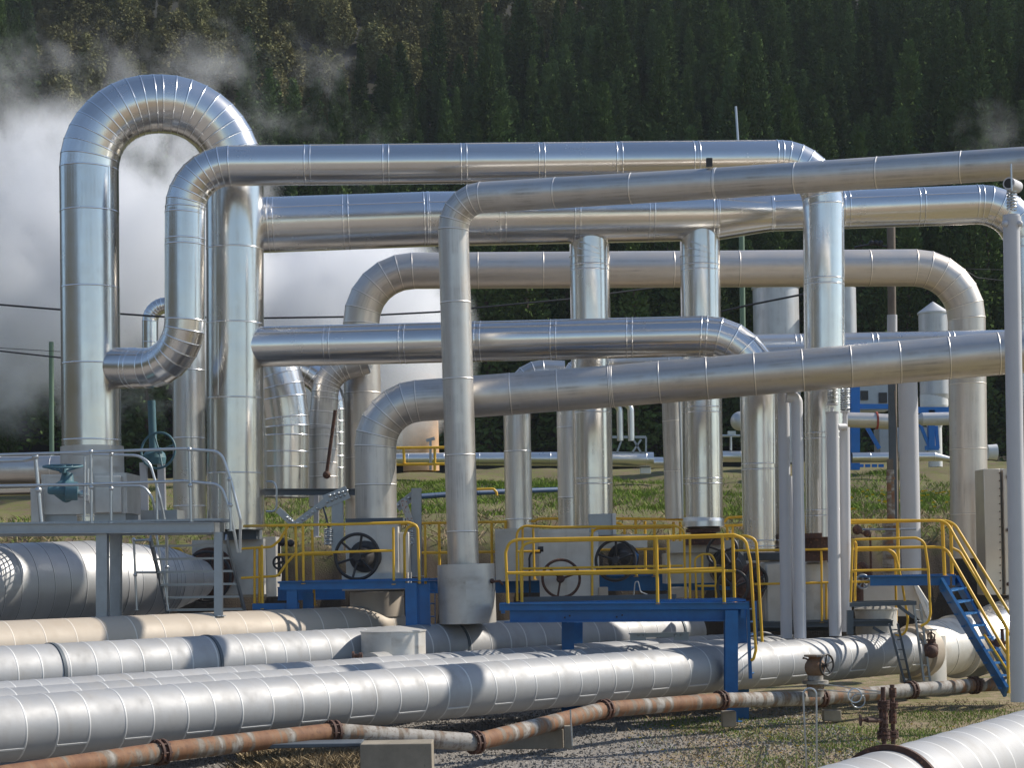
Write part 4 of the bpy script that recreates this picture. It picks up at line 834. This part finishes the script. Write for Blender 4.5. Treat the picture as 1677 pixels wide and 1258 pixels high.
# --- right rails, gantry, hoops
T = thing('access_platform', 'dark steel platform with yellow rails between the grey posts and a dark ladder', 'platform', P(1400, 1120, 32.2))
d6 = 32.2
mb = MB(); mb.ibeam(P(1235, 1024, d6), P(1462, 1021, d6), .1, .10); mb.obox(P(1238, 1030, d6+1.2), P(1462, 1027, d6+1.2), .08, .1); mb.obox(P(1430, 1028, d6), P(1468, 1052, d6), .05, .05); mb.build('beam', M['darksteel'], T, smooth=False)
deck(T, 'darksteel', 1238, 1460, 1019, d6, d6+1.1)
ladder(T, 'darksteel', (1456, 1022, d6-1.2), (1482, 1120, d6-1.2), (1470, 1022, d6-.9), (1492, 1120, d6-.9), 6, .08, .03)
a = rail(T, 'yellow', [(1200, 902, d6), (1450, 899, d6), (1466, 905, d6), (1478, 960, d6), (1487, 1015, d6), (1484, 1035, d6), (1474, 1042, d6), (1466, 1041, d6)], .022, .16)
rail(T, 'yellow', [(1200, 958, d6), (1478, 952, d6)], .022); rail(T, 'yellow', [(1400, 902, d6+.8), (1455, 901, d6+.8), (1466, 912, d6+.8), (1468, 1018, d6+.8)], .022, .12)
rposts(a, 'yellow', [(1345, 903, 1346, 1020, d6), (1353, 957, 1353, 1020, d6+.6)], .02)
T = thing('access_platform', 'second dark platform with a tall yellow hoop rail and a slim dark ladder', 'platform', P(1480, 1120, 32))
d7 = 31.0
mb = MB(); mb.obox(P(1392, 991, d7), P(1500, 988, d7), .1, .07); mb.obox(P(1392, 1000, d7), P(1392, 1040, d7), .1, .1, (0, 1, 0)); mb.obox(P(1470, 992, d7), P(1497, 1012, d7), .05, .05); mb.build('beam', M['darksteel'], T, smooth=False)
deck(T, 'darksteel', 1392, 1498, 987, d7+1.3, d7+2.0)
ladder(T, 'galv', (1496, 988, d7), (1513, 1116, d7), (1507, 990, d7+.3), (1523, 1116, d7+.3), 7, .08, .03)
a = rail(T, 'yellow', [(1393, 987, d7), (1396, 888, d7), (1400, 884, d7), (1500, 881, d7), (1514, 888, d7), (1520, 930, d7), (1524, 1005, d7), (1520, 1020, d7), (1508, 1026, d7)], .022, .16)
rail(T, 'yellow', [(1393, 940, d7), (1398, 935, d7), (1519, 933, d7)], .022); rail(T, 'yellow', [(1400, 985, d7+.4), (1402, 890, d7+.4), (1396, 884, d7)], .022, .06)
# blue stair
T = thing('access_platform', 'blue platform and steep blue stair with four parallel yellow handrails at the right', 'platform', P(1600, 1140, 32))
d8 = 31.8
mb = MB(); mb.obox(P(1425, 952, d8), P(1555, 951, d8), .06, .17); mb.obox(P(1425, 944.5, d8-.03), P(1567, 943.5, d8-.03), .12, .012); mb.obox(P(1562, 951, d8), P(1562, 950, d8+1), .05, .17); mb.build('edge_beam', M['blue'], T, smooth=False)
deck(T, 'blue', 1425, 1565, 944, d8, d8+1.)
mb = MB(); mb.obox(P(1541, 955, d8-.05), P(1648, 1134, d8-1.6), .05, .28, (0, -1, .6)); A_ = mb.build('stringer', M['blue'], T, smooth=False)
mb = MB(); mb.obox(P(1566, 950, d8+.8), P(1668, 1134, d8-.8), .05, .24, (0, -1, .6)); mb.build('stringer', M['blue'], T, smooth=False)
for k in range(9):
    f = (k+.7)/9; a0 = P(1541, 955, d8-.05).lerp(P(1648, 1134, d8-1.6), f); b0 = P(1566, 950, d8+.8).lerp(P(1668, 1134, d8-.8), f); mb = MB(); mb.obox(a0, b0, .2, .03, (0, 0, 1)); mb.build('tread', M['blue'], T, smooth=False)
d9 = d8-1.2
a = rail(T, 'yellow', [(1390, 853, d8), (1549, 853, d8), (1649, 1028, d8-1.5), (1652, 1136, d8-1.6)], .026, .2)
rail(T, 'yellow', [(1390, 857, d8+1), (1520, 853, d8+1), (1560, 853, d8+1), (1664, 1022, d8-.4), (1668, 1136, d8-.5)], .026, .25)
rail(T, 'yellow', [(1400, 898, d8), (1548, 896, d8), (1645, 1065, d8-1.5), (1652, 1075, d8-1.5)], .026, .2); rail(T, 'yellow', [(1560, 898, d8+1), (1572, 904, d8+1), (1660, 1050, d8-.4), (1666, 1060, d8-.4)], .024, .1)
rail(T, 'yellow', [(1612, 1040, d8-1.2), (1668, 1128, d8-.6)], .02)
rposts(a, 'yellow', [(1543, 855, 1547, 944, d8), (1557, 856, 1559, 942, d8+1), (1470, 856, 1471, 944, d8+1)], .03)

# ------------------------------------------------------------------ grey posts, springs
def grey_post(label, pts, r_px, d=None, mat='white_post', name='support_post', extra=None):
    T = thing(name, label, 'post', P(*pts[0])); mb = MB(); mb.tube([P(*p) for p in pts], px2m(r_px, pts[0][2])/2, 28, bend=.12, seg=6); mb.build('tube', M[mat], T); return T
T = grey_post('grey post with a side arm on top, leftmost of the slim grey posts', [(1288, 1046, 31.3), (1283, 640, 31.3)], 19)
mb = MB(); mb.tube([P(1284, 650, 31.4), P(1305, 650, 31.4)], .10, 20); mb.build('arm', M['white_post'], T)
grey_post('thinner grey post bent over at the top, second from the left', [(1311, 1046, 31), (1305, 652, 31), (1288, 650, 31)], 19)
grey_post('slim leaning grey rod between the first two grey posts', [(1305, 1046, 31.8), (1293, 780, 31.8)], 9)
def spring(parent, x, y0, y1, d, r, turns):
    mb = MB(); a = P(x, y1, d); b_ = P(x, y0, d); n = turns*14; ax = (b_-a); pts = [a+ax*(k/n)+Vector((math.cos(k*2*math.pi/14), math.sin(k*2*math.pi/14), 0))*r for k in range(n+1)]
    mb.tube(pts, .014, 7); mb.tube([a, b_], .025, 8); mb.build('spring', M['galvrail'], parent)
T = grey_post('grey post carrying a coil spring, third from the left', [(1368, 1042, 31.2), (1363, 676, 31.2)], 20); spring(T, 1364, 634, 662, 31.2, .085, 8)
mb = MB(); mb.lathe(P(1363, 676, 31.2), (0, 0, 1), [(0, .115), (.015, .115), (.015, .03), (.1, .03)], 20); mb.lathe(P(1363, 664, 31.2), (0, 0, 1), [(0, .1), (.03, .1), (.03, 0)], 20); mb.build('cap', M['white_post'], T)
T = grey_post('slimmer grey post with coil spring and short side stub, fourth from the left', [(1386, 1035, 31.5), (1383, 700, 31.5)], 17); spring(T, 1384, 634, 672, 31.5, .075, 10)
mb = MB(); mb.tube([P(1377, 700, 31.4), P(1387, 700, 31.4)], .05, 14); mb.tube([P(1371, 699, 31.2), P(1384, 699, 31.3)], .055, 14); mb.lathe(P(1384, 676, 31.5), (0, 0, 1), [(-.25, .04), (0, .04), (0, .08), (.03, .08), (.03, 0)], 16); mb.build('stub', M['white_post'], T)
T = thing('support_post', 'straight grey steel column behind the rusty vent pipe', 'post', P(1490, 945, 36))
mb = MB(); mb.tube([P(1493, 945, 36), P(1485, 560, 36)], .19, 24); mb.build('column', M['white_post'], T)
T = grey_post('tall grey post at the right edge with an open round tube end on top', [(1669, 1150, 26.5), (1656, 352, 26.5)], 27)
mb = MB(); c = P(1657, 352, 26.5); mb.lathe(c, (0, 0, 1), [(-.35, .10), (-.08, .13), (-.03, .13), (-.03, .1), (.0, .1), (0, 0)], 24); [mb.ball(P(x, 366, 26.4), .045) for x in (1646, 1670)]; mb.build('cap', M['white_post'], T)
spring(T, 1657, 308, 344, 26.5, .062, 7)
mb = MB(); q = P(1652, 300, 26.3); mb.lathe(q, (.55, .8, 0), [(0, .07), (0, .088), (.35, .088)], 24); mb.build('tube_end', M['white_post'], T); mb = MB(); mb.lathe(q+Vector((.0055, .008, 0)), (.55, .8, 0), [(0, 0), (0, .072), (.02, .072)], 24); mb.build('hole', M['black'], T)
mb = MB(); mb.tube([P(1657, 312, 26.2), P(1656, 268, 26.2)], .012, 8); mb.build('rod', M['galvrail'], T)

# ------------------------------------------------------------------ right side covers and big pipes
V = thing('cover_box', 'pale round-cornered sheet metal cover behind the grey posts', 'cover', P(1303, 1020, 33)); cover_box(V, 1253, 921, 1285, 1022, 32.6, .8, 'cover', 'casing', .05)
mb = MB(); mb.lathe(P(1328, 1022, 33.2), (0, 0, 1), [(0, .36), (1.08, .36), (1.12, .30), (1.12, 0)], 44); mb.build('drum', M['cover'], V)
mb = MB(); mb.bbox_px(1348, 905, 1356, 1022, 32.9, .2); mb.build('edge_strip', M['cover'], V)
V = thing('pipe_flange', 'dark rusty flange at the foot of the long bright pipe', 'flange', P(1338, 925, 32.6)); mb = MB()
mb.lathe(P(1340, 905, 32.6), (0, 0, 1), [(-.15, 0), (-.15, .34), (.0, .34), (.0, .26), (.25, .26), (.25, .34), (.34, .34), (.34, 0)], 36); mb.build('flange', M['rustdark'], V)
block('long dark drum lying behind the yellow rails left of the grey posts', 1222, 905, 1290, 918, 33.6, .4, 'steel_channel', 'darksteel', 'beam')
V = thing('valve_cover', 'sheet metal cover with a slanting right edge above the small cone-lidded drum', 'cover', P(1460, 1015, 32.4))
prof = [(1412, 958), (1497, 955), (1519, 990), (1521, 1016), (1512, 1024), (1500, 1010), (1400, 1010), (1398, 985)]
mb = MB(); f0 = [P(x, y, 33.9) for x, y in prof]; f1 = [P(x+4, y-1, 34.6) for x, y in prof]; n = len(prof)
mb.add(f0+f1, [tuple(range(n))[::-1], tuple(range(n, 2*n))]+[(k, (k+1) % n, n+(k+1) % n, n+k) for k in range(n)]); mb.build('casing', M['cover'], V, bevel=.01)
mb = MB(); mb.obox(P(1498, 958, 33.85), P(1520, 1012, 33.85), .12, .06, (1, 0, 0)); mb.build('edge_trim', M['whitepaint'], V)
V = thing('valve_cover', 'small round drum with a low cone lid near the dark ladder', 'cover', P(1437, 1060, 32.95)); mb = MB()
mb.lathe(P(1436, 1060, 32.95), (0, 0, 1), [(0, .37), (.66, .37), (.67, .39), (.69, .39), (.76, .05), (.765, 0)], 44); mb.build('casing', M['cover'], V)
V = thing('process_pipe', 'large shiny horizontal pipe behind the blue stair, with a flanged joint', 'pipe', P(1600, 1110, 32.5))
mb = MB(); clad(mb, [P(1500, 1070, 33.6), P(1560, 1058, 34.4), P(1600, 1048, 35.0)], [.53, .53, .53], seam=.5, n=48); mb.build('cladding', M['cover'], V)
mb = MB(); mb.lathe(P(1562, 1060, 34.4), P(1600, 1048, 35)-P(1500, 1070, 33.6), [(0, .48), (0, .60), (.05, .60), (.05, .48)], 48); mb.build('flange', M['cover'], V)
mb = MB(); clad(mb, [P(1585, 1062, 34.8), P(1640, 1040, 35.6), P(1760, 1005, 37.3)], [.58, .63, .76], seam=.4, n=48, cap=True); mb.build('cladding', M['satin'], V)
mb = MB(); mb.lathe(P(1512, 1118, 33.4), (0, 0, 1), [(0, .42), (.85, .42), (.86, 0)], 36); mb.build('lower_drum', M['cover'], V)
V = thing('cover_box', 'tall beige sheet metal casing at the right edge beside the arched pipe foot', 'cover', P(1650, 975, 36))
cover_box(V, 1613, 768, 1640, 975, 36, .7, 'dullbeige', 'casing'); cover_box(V, 1645, 768, 1680, 975, 35.9, .7, 'dullbeige', 'casing'); cover_box(V, 1636, 768, 1646, 972, 36.1, .3, 'galv', 'joint_strip')
for k in range(16): mb = MB(); mb.ball(P(1637+k*.1, 775+k*12.6, 35.97), .014, 6, 4); mb.build('rivet', M['rustdark'], V)
for y in (781, 868, 957): mb = MB(); mb.ball(P(1652, y, 35.85), .04); mb.build('latch', M['rustdark'], V)
V = thing('yoke_valve', 'dark rusty yoke valve hanging below the slanting cover edge', 'valve', P(1525, 1080, 30.4)); mb = MB()
mb.lathe(P(1525, 1064, 30.6), (0, 0, 1), [(-.12, 0), (-.12, .1), (0, .12), (.08, .11), (.1, .06), (.14, .06), (.14, .08), (.17, .08), (.17, 0)], 20); mb.tube([P(1521, 1056, 30.6), P(1519, 1040, 30.6), P(1525, 1036, 30.6), P(1531, 1040, 30.6), P(1529, 1056, 30.6)], .014, 6); mb.tube([P(1525, 1056, 30.6), P(1525, 1032, 30.6)], .014, 6)
mb.ball(P(1526, 1068, 30.4), .11); mb.build('valve_body', M['rustdark'], V); mb = MB(); mb.lathe(P(1525, 1033, 30.6), (0, 0, 1), [(0, 0), (0, .1), (.02, .1), (.02, 0)], 24); mb.build('handwheel', M['galv'], V)
V = thing('small_valve', 'small dark valve cluster in front of the large shiny pipe, under the stair rails', 'valve', P(1640, 1055, 31)); mb = MB()
mb.tube([P(1622, 1052, 31), P(1648, 1053, 31)], .03, 8); mb.ball(P(1634, 1053, 31), .08); mb.tube([P(1643, 1060, 31), P(1641, 1032, 31)], .03, 8); mb.lathe(P(1641, 1032, 31), (0, 0, 1), [(0, .05), (.02, .05), (.02, 0)], 12); mb.build('valve_body', M['rustdark'], V)
V = thing('small_valve', 'rust brown valve and spoked wheel between the fourth grey post and the vent pipe', 'valve', P(1412, 985, 33.5)); mb = MB()
mb.tube([P(1405, 930, 33.5), P(1412, 925, 33.5), P(1420, 935, 33.5), P(1423, 950, 33.5)], .07, 12, bend=.15); mb.tube([P(1408, 985, 33.4), P(1408, 950, 33.4)], .07, 10); mb.tube([P(1402, 868, 33.3), P(1405, 858, 33.3), P(1404, 872, 33.3), P(1425, 876, 33.3), P(1427, 945, 33.3)], .025, 8); mb.ball(P(1404, 868, 33.3), .09); mb.ball(P(1420, 874, 33.3), .07); mb.build('valve_body', M['rustdark'], V)
mb = MB(); wheel(mb, P(1413, 953, 33.1), (.1, -1, 0), px2m(11, 33.1), .02, 5, .2); mb.build('handwheel', M['galv'], V)
V = thing('vent_pipe', 'tall rusty vent pipe with a timber-coloured top in front of the grey column', 'pipe', P(1459, 950, 34)); mb = MB()
mb.lathe(P(1461, 950, 34), P(1458, 770, 34)-P(1461, 950, 34), [(0, .17), (.85, .16), (.9, .1), (1.0, .17), (1.06, .17), (1.1, .075), (1.6, .07), (1.85, .07), (1.86, .085), (1.9, .085), (1.92, .07), (2.04, .07)], 24); mb.build('pipe', M['rustpipe'], V)
mb = MB(); mb.bbox_px(1454, 752, 1463, 772, 34, .08); mb.build('top_block', M['wood'], V)
mb = MB(); mb.tube([P(1400, 868, 33.4), P(1500, 867, 33.4)], .02, 8); tag(mb.build('rod', M['galv'], None), 'thin grey rod crossing behind the yellow rail at the vent pipe', 'rod')

# structure with braces behind the middle platform
V = thing('pipe_rack', 'grey steel frame with bolted diagonal braces behind the middle blue platform', 'frame', P(550, 960, 34.5)); ds = 34
mb = MB(); mb.ibeam(P(432, 806, ds), P(600, 806, ds), .12, .12); mb.build('beam', M['darksteel'], V, smooth=False)
for q in ((455, 835, 482, 860, 0, .12), (480, 862, 535, 820, .05, .12), (532, 822, 570, 806, .1, .24), (650, 832, 682, 808, .1, .16)): mb = MB(); mb.obox(P(q[0], q[1], ds-q[4]), P(q[2], q[3], ds-q[4]), .05, q[5], (0, 0, 1)); mb.build('brace', M['galv'], V, smooth=False)
for k in range(5):
    for q in ((470+k*4, 848+k*3, .05), (488+k*8, 857-k*6, .1), (536+k*7, 822-k*3, .15), (540+k*7, 812-k*2, .15), (652+k*6, 828-k*4, .15)): mb = MB(); mb.ball(P(q[0], q[1], ds-q[2]), .03, 8, 5); mb.build('bolt', M['galvrail'], V)
vbeam(V, 'galv', 553, 822, 905, ds, 18); vbeam(V, 'white_post', 518, 810, 880, ds+.3, 8); vbeam(V, 'galv', 682, 800, 945, ds-.2, 16); mb = MB(); mb.obox(P(528, 825, ds), P(540, 870, ds), .1, .03, (1, 0, 0)); mb.build('gusset', M['darksteel'], V, smooth=False)
mb = MB(); mb.obox(P(660, 820, ds-.4), P(674, 862, ds-.4), .12, .12, (0, 1, 0)); mb.build('rusty_plate', paint_mat('white plate with rust patches', (.5, .5, .48), .6, chip=(.35, .1, .04), chipf=.58), V)
spring(V, 538, 866, 893, ds-.1, .075, 9); spring(V, 671, 866, 893, ds-.3, .075, 9)
V = thing('cover_box', 'sheet metal casing behind the two yellow posts left of the middle platform', 'cover', P(465, 960, 34.6)); cover_box(V, 395, 880, 452, 978, 34.2, .8, 'cover', 'casing')
V = thing('loop_handle', 'small bent tube handle fixed beside the right leg of the loop', 'handle', P(443, 830, 33)); mb = MB(); mb.tube([P(436, 789, 33), P(449, 789, 33), P(453, 800, 33), P(453, 838, 33), P(436, 838, 33)], .018, 8, bend=.1); mb.build('tube', M['galvrail'], V)

# ------------------------------------------------------------------ poles, cables
mb = MB(); mb.tube([P(85, 830, 60), P(84, 560, 60)], .08, 12); tag(mb.build('pole', M['greenpole'], None), 'thin green pole standing in the steam at the far left', 'pole')
mb = MB(); mb.tube([P(1219, 760, 60), P(1214, 340, 60)], .09, 12); tag(mb.build('pole', M['greenpole'], None), 'green grey pole in front of the forest, right of the flared branch', 'pole')
V = thing('utility_pole', 'dark timber utility pole behind the rising pipes on the right', 'pole', P(1462, 850, 40)); mb = MB(); mb.tube([P(1464, 850, 40), P(1459, 350, 40)], .09, 14); mb.build('pole', M['wood'], V)
mb = MB(); mb.tube([P(1461, 545, 39.9), P(1461, 516, 39.9)], .11, 12); mb.build('sleeve', M['white_post'], V); mb = MB(); mb.tube([P(1400, 405, 40), P(1432, 399, 40), P(1458, 406, 40)], .025, 8); [mb.ball(P(x, 398, 40), .06) for x in (1427, 1435, 1442)]; mb.build('bracket', M['cable'], V)
V = thing('pipe_support', 'dark upright channel with a thin wire beside the grey column', 'post', P(1462, 850, 37.5)); mb = MB(); mb.obox(P(1463, 850, 37.5), P(1460, 600, 37.5), .13, .13, (0, 1, 0)); mb.build('channel', M['darksteel'], V); mb = MB(); mb.tube([P(1465, 640, 37), P(1472, 775, 37), P(1470, 950, 37)], .01, 6); mb.build('wire', M['wood'], V)
mb = MB(); mb.tube([P(1210, 250, 34), P(1205, 174, 34)], .022, 8); tag(mb.build('antenna_rod', M['galvrail'], None), 'thin pale rod sticking up above the top horizontal pipe', 'rod')
def cable(label, pts, r=.022):
    mb = MB(); mb.tube([P(*p) for p in pts], r, 7); tag(mb.build('cable', M['cable'], None), label, 'cable')
cable('thick black cable sagging across the steam from left to right', [(-40, 495, 44), (0, 499, 44), (97, 507, 44), (196, 514, 44), (270, 519, 44), (430, 521, 44), (560, 519, 45), (716, 511, 46), (772, 505, 46), (930, 490, 47), (1080, 470, 48)], .024)
cable('lower black cable at the far left edge', [(-40, 570, 45), (0, 575, 45), (100, 586, 45), (200, 596, 45)], .02)
cable('pale thin wire just above the lower cable at the left', [(-40, 566, 46), (0, 570, 46), (100, 576, 46), (200, 584, 46)], .008)
cable('black cable rising to the right beneath the beige arch', [(1165, 514, 45), (1225, 500, 45), (1315, 482, 45), (1430, 458, 45)], .026)
cable('thin cable right of the beige arch elbow', [(1580, 443, 48), (1600, 455, 48), (1645, 460, 48), (1720, 462, 48)], .014)
cable('upper faint cable right of the beige arch', [(1560, 440, 49), (1640, 442, 49), (1720, 446, 49)], .012)

# ------------------------------------------------------------------ distant plant on the terrace
V = thing('tank', 'grey vertical tank behind the beige arch, left of the long pipe drop', 'tank', P(1275, 745, 70)); mb = MB()
mb.lathe(P(1276, 760, 70), (0, 0, 1), [(0, .87), (3.2, .87), (5.2, .87), (6.7, .87), (6.7, .92), (6.75, .92), (6.85, .1)], 40); mb.build('shell', M['tank'], V)
V = thing('tank', 'narrow pale tank just right of the long pipe drop', 'tank', P(1388, 745, 70)); mb = MB(); mb.lathe(P(1388, 760, 70), (0, 0, 1), [(0, .45), (6.72, .45), (6.8, .1)], 30); mb.build('shell', M['tank'], V)
V = thing('tank', 'cone-topped tank beside the right elbow of the beige arch', 'tank', P(1532, 745, 66)); mb = MB()
mb.lathe(P(1531, 660, 66), (0, 0, 1), [(0, .45), (.3, .52), (3.2, .52), (3.2, .56), (3.26, .56), (3.62, .06), (3.66, 0)], 36); mb.build('shell', M['tank'], V)
mb = MB(); mb.lathe(P(1532, 765, 66), (0, 0, 1), [(0, .25), (1.4, .25), (2.2, .5), (2.6, .5)], 24); mb.build('hopper', M['whitepaint'], V)
V = thing('equipment_rack', 'bright blue steel frame holding equipment in the distance at the right', 'frame', P(1470, 765, 64)); db = 64
def bar(mb, x0, y0, x1, y1, wpx, d=db): mb.obox(P(x0, y0, d), P(x1, y1, d), px2m(wpx, d), px2m(wpx, d), (0, 1, 0))
for q in ((1400, 770, 1400, 632, 14), (1390, 666, 1460, 666, 8), (1497, 672, 1555, 672, 10), (1525, 735, 1525, 672, 10), (1500, 678, 1523, 735, 5), (1515, 734, 1537, 734, 7), (1533, 698, 1536, 735, 5), (1420, 700, 1440, 735, 6), (1388, 738, 1400, 738, 6), (1228, 765, 1226, 640, 4)): mb = MB(); bar(mb, *q); mb.build('frame_member', M['blue_far'], V, smooth=False)
for i in range(5):
    mb = MB(); bar(mb, 1395+i*11, 763, 1403+i*11, 763, 5); mb.build('foot', M['blue_far'], V, smooth=False)
V = thing('machine', 'grey machine housing behind the blue steel frame', 'machine', P(1440, 740, 66)); mb = MB(); mb.bbox_px(1405, 628, 1458, 672, 66, 1.); mb.bbox_px(1440, 700, 1520, 742, 66, 1.); mb.build('housing', M['galv'], V, bevel=.03); mb = MB(); mb.bbox_px(1410, 640, 1422, 655, 65.9, .1); mb.bbox_px(1440, 643, 1453, 660, 65.9, .1); mb.build('opening', M['black'], V)
V = thing('duct', 'short beige duct with a red flange in front of the blue frame', 'duct', P(1420, 705, 62)); mb = MB(); mb.tube([P(1385, 688, 62), P(1435, 689, 62)], .26, 24); mb.tube([P(1437, 690, 62), P(1460, 691, 62)], .26, 24, bend=.0); mb.build('duct_body', M['dullbeige'], V)
mb = MB(); mb.lathe(P(1434, 689, 62), (1, 0, 0), [(0, .26), (0, .3), (.06, .3), (.06, .26)], 28); mb.build('flange', M['redpaint'], V)
V = thing('duct', 'grey duct section right of the grey column in the distance', 'duct', P(1540, 705, 62)); mb = MB(); mb.lathe(P(1500, 687, 62), (1, 0, 0), [(0, .1), (.2, .22), (1.5, .22), (1.5, 0)], 24); mb.build('duct_body', M['tank'], V)
pipe('white distant pipe running under the blue frame', [(1395, 750, 61), (1470, 749, 61)], [17, 17], 'satin', seam=.9, name='distant_pipe')
pipe('white distant pipe ending in a taper right of the grey column', [(1500, 748, 61), (1530, 748, 61), (1556, 752, 61)], [15, 15, 7], 'satin', seam=.9, name='distant_pipe', bend=.0)
pipe('distant silver pipe left of the tall right uprights, under a small rail', [(1183, 748, 61), (1232, 748, 61)], [18, 18], 'satin', seam=.9, name='distant_pipe')
V = thing('small_rail', 'tiny pale bracket rail above the distant silver pipe', 'railing', P(1197, 745, 61)); mb = MB(); mb.tube([P(1197, 738, 61), P(1197, 715, 61)], .04, 8); mb.tube([P(1183, 714, 61), P(1212, 714, 61)], .04, 8); mb.bbox_px(1192, 706, 1205, 714, 61, .2); mb.build('bracket', M['galvrail'], V)
mb = MB(); mb.ball(P(1212, 690, 62), .33, 20, 12); tag(mb.build('vessel_end', M['tank'], None), 'rounded grey vessel end in the distance behind the right uprights', 'vessel')
pipe('long distant silver pipe with a capped end, beyond the grass bank', [(640, 752, 62), (1000, 752, 62), (1070, 753, 62)], [19, 24, 24], 'satin', seam=1.2, name='distant_pipe', cap=True)
pipe('thinner distant pipe joined beyond the capped end', [(1065, 758, 62.5), (1100, 758, 62.5)], [18, 18], 'satin', seam=1.2, name='distant_pipe')
block('small white footing under the long distant pipe', 1049, 766, 1066, 776, 62, .4, 'footing', 'whitepaint', 'footing')
V = thing('u_bend', 'twin small silver bends on a grey rack in the distance', 'pipe', P(1020, 745, 61))
for x, y in ((1010, 662), (1028, 661)): mb = MB(); mb.tube([P(x-30, y, 61), P(x-2, y, 61), P(x+5, y+8, 61), P(x+6, 722, 61)], .11, 14, bend=.25, seg=6); mb.build('bend', M['satin'], V)
mb = MB(); [bar(mb, x0, y0, x1, y1, w_, 61) for x0, y0, x1, y1, w_ in ((1000, 716, 1058, 716, 4), (1058, 716, 1058, 742, 3), (1001, 742, 1058, 742, 3), (1035, 716, 1050, 742, 3), (1050, 720, 1035, 742, 3), (1020, 716, 1010, 742, 3))]; mb.build('rack', M['galv'], V, smooth=False)
V = thing('vessel', 'orange rust-stained vessel in the steam behind the slim upright', 'vessel', P(705, 765, 66)); mb = MB(); mb.lathe(P(690, 772, 69), (0, 0, 1), [(0, .68), (1.8, .68), (3.2, .68), (3.6, .6), (3.7, .4), (3.72, 0)], 44); mb.build('shell', paint_mat('orange stained shell', (.58, .36, .20), .6, var=.35), V)
mb = MB(); bar(mb, 705, 770, 705, 718, 4, 59); bar(mb, 698, 722, 712, 718, 5, 59); mb.build('support', M['galv'], V)
T = thing('guard_rail', 'distant yellow rail in front of the orange stained vessel', 'railing', P(690, 765, 58)); a = rail(T, 'yellow', [(640, 734, 58), (728, 733, 58)], .045); rail(T, 'yellow', [(640, 761, 58), (728, 760, 58)], .045); rposts(a, 'yellow', [(661, 734, 662, 760, 58), (712, 734, 712, 772, 58)], .045)
pipe('blue pipe lying along the grass bank in the distance', [(680, 814, 50), (780, 807, 51), (920, 802, 53)], [9, 9, 8], 'satin', seam=90, name='distant_pipe')
for o in COL.objects:
    if o.get('label', '').startswith('blue pipe lying'): o.data.materials[0] = M['blue_dull']
T = thing('guard_rail', 'low yellow rail end above the blue pipe on the bank', 'railing', P(800, 812, 50)); rail(T, 'yellow', [(740, 803, 50), (808, 801, 50), (813, 806, 50), (814, 812, 50)], .035, .08)
V = thing('tank', 'white barrel on the terrace at the right edge', 'tank', P(1628, 755, 60)); mb = MB(); mb.lathe(P(1617, 741, 60), (1, 0, 0), [(0, 0), (0, .24), (.3, .26), (.32, .0)], 24); mb.build('shell', M['whitepaint'], V)
# bolted bracket on the pipeline
V = thing('pipe_bracket', 'flat grey bolted bracket lying on the pipeline behind the blue post', 'bracket', P(1080, 1050, 29.6)); mb = MB()
mb.bbox_px(1032, 1037, 1058, 1050, 29.6, .03); mb.bbox_px(1058, 1037, 1103, 1044, 29.6, .03); mb.bbox_px(1103, 1037, 1128, 1049, 29.6, .03); mb.bbox_px(1030, 1037, 1129, 1039, 29.55, .1); mb.build('plate', M['galv'], V, smooth=False)
mb = MB(); mb.v or None
for x in (1046, 1055, 1106, 1116): mb = MB(); mb.ball(P(x, 1041, 29.57), .02, 8, 5); mb.build('bolt', M['galvrail'], V)
mb = MB(); mb.tube([P(885, 905, 33.8), P(869, 906, 33.6), P(867, 915, 33.6), P(868, 985, 33.6)], .02, 8, bend=.1); mb.lathe(P(881, 900, 33.6), (1, 0, 0), [(0, .0), (0, .05), (.1, .05), (.1, 0)], 12); tag(mb.build('sensor_tube', M['cable'], None), 'thin black bent tube left of the brown handwheel', 'tube')
mb = MB(); mb.tube([P(1038, 975, 33), P(1040, 954, 33), P(1045, 952, 33), P(1049, 970, 33), P(1060, 974, 33)], .012, 6, bend=.08); tag(mb.build('bent_rod', M['galvrail'], None), 'small bent steel rod sticking up behind the front platform', 'rod')
block('tan cable tray lid right of the brown wheel valve', 981, 962, 996, 977, 34, .3, 'casing', 'beige', 'cover')
block('tan box behind the double yellow posts of the front platform', 1099, 962, 1128, 980, 34, .3, 'casing', 'beige', 'cover')
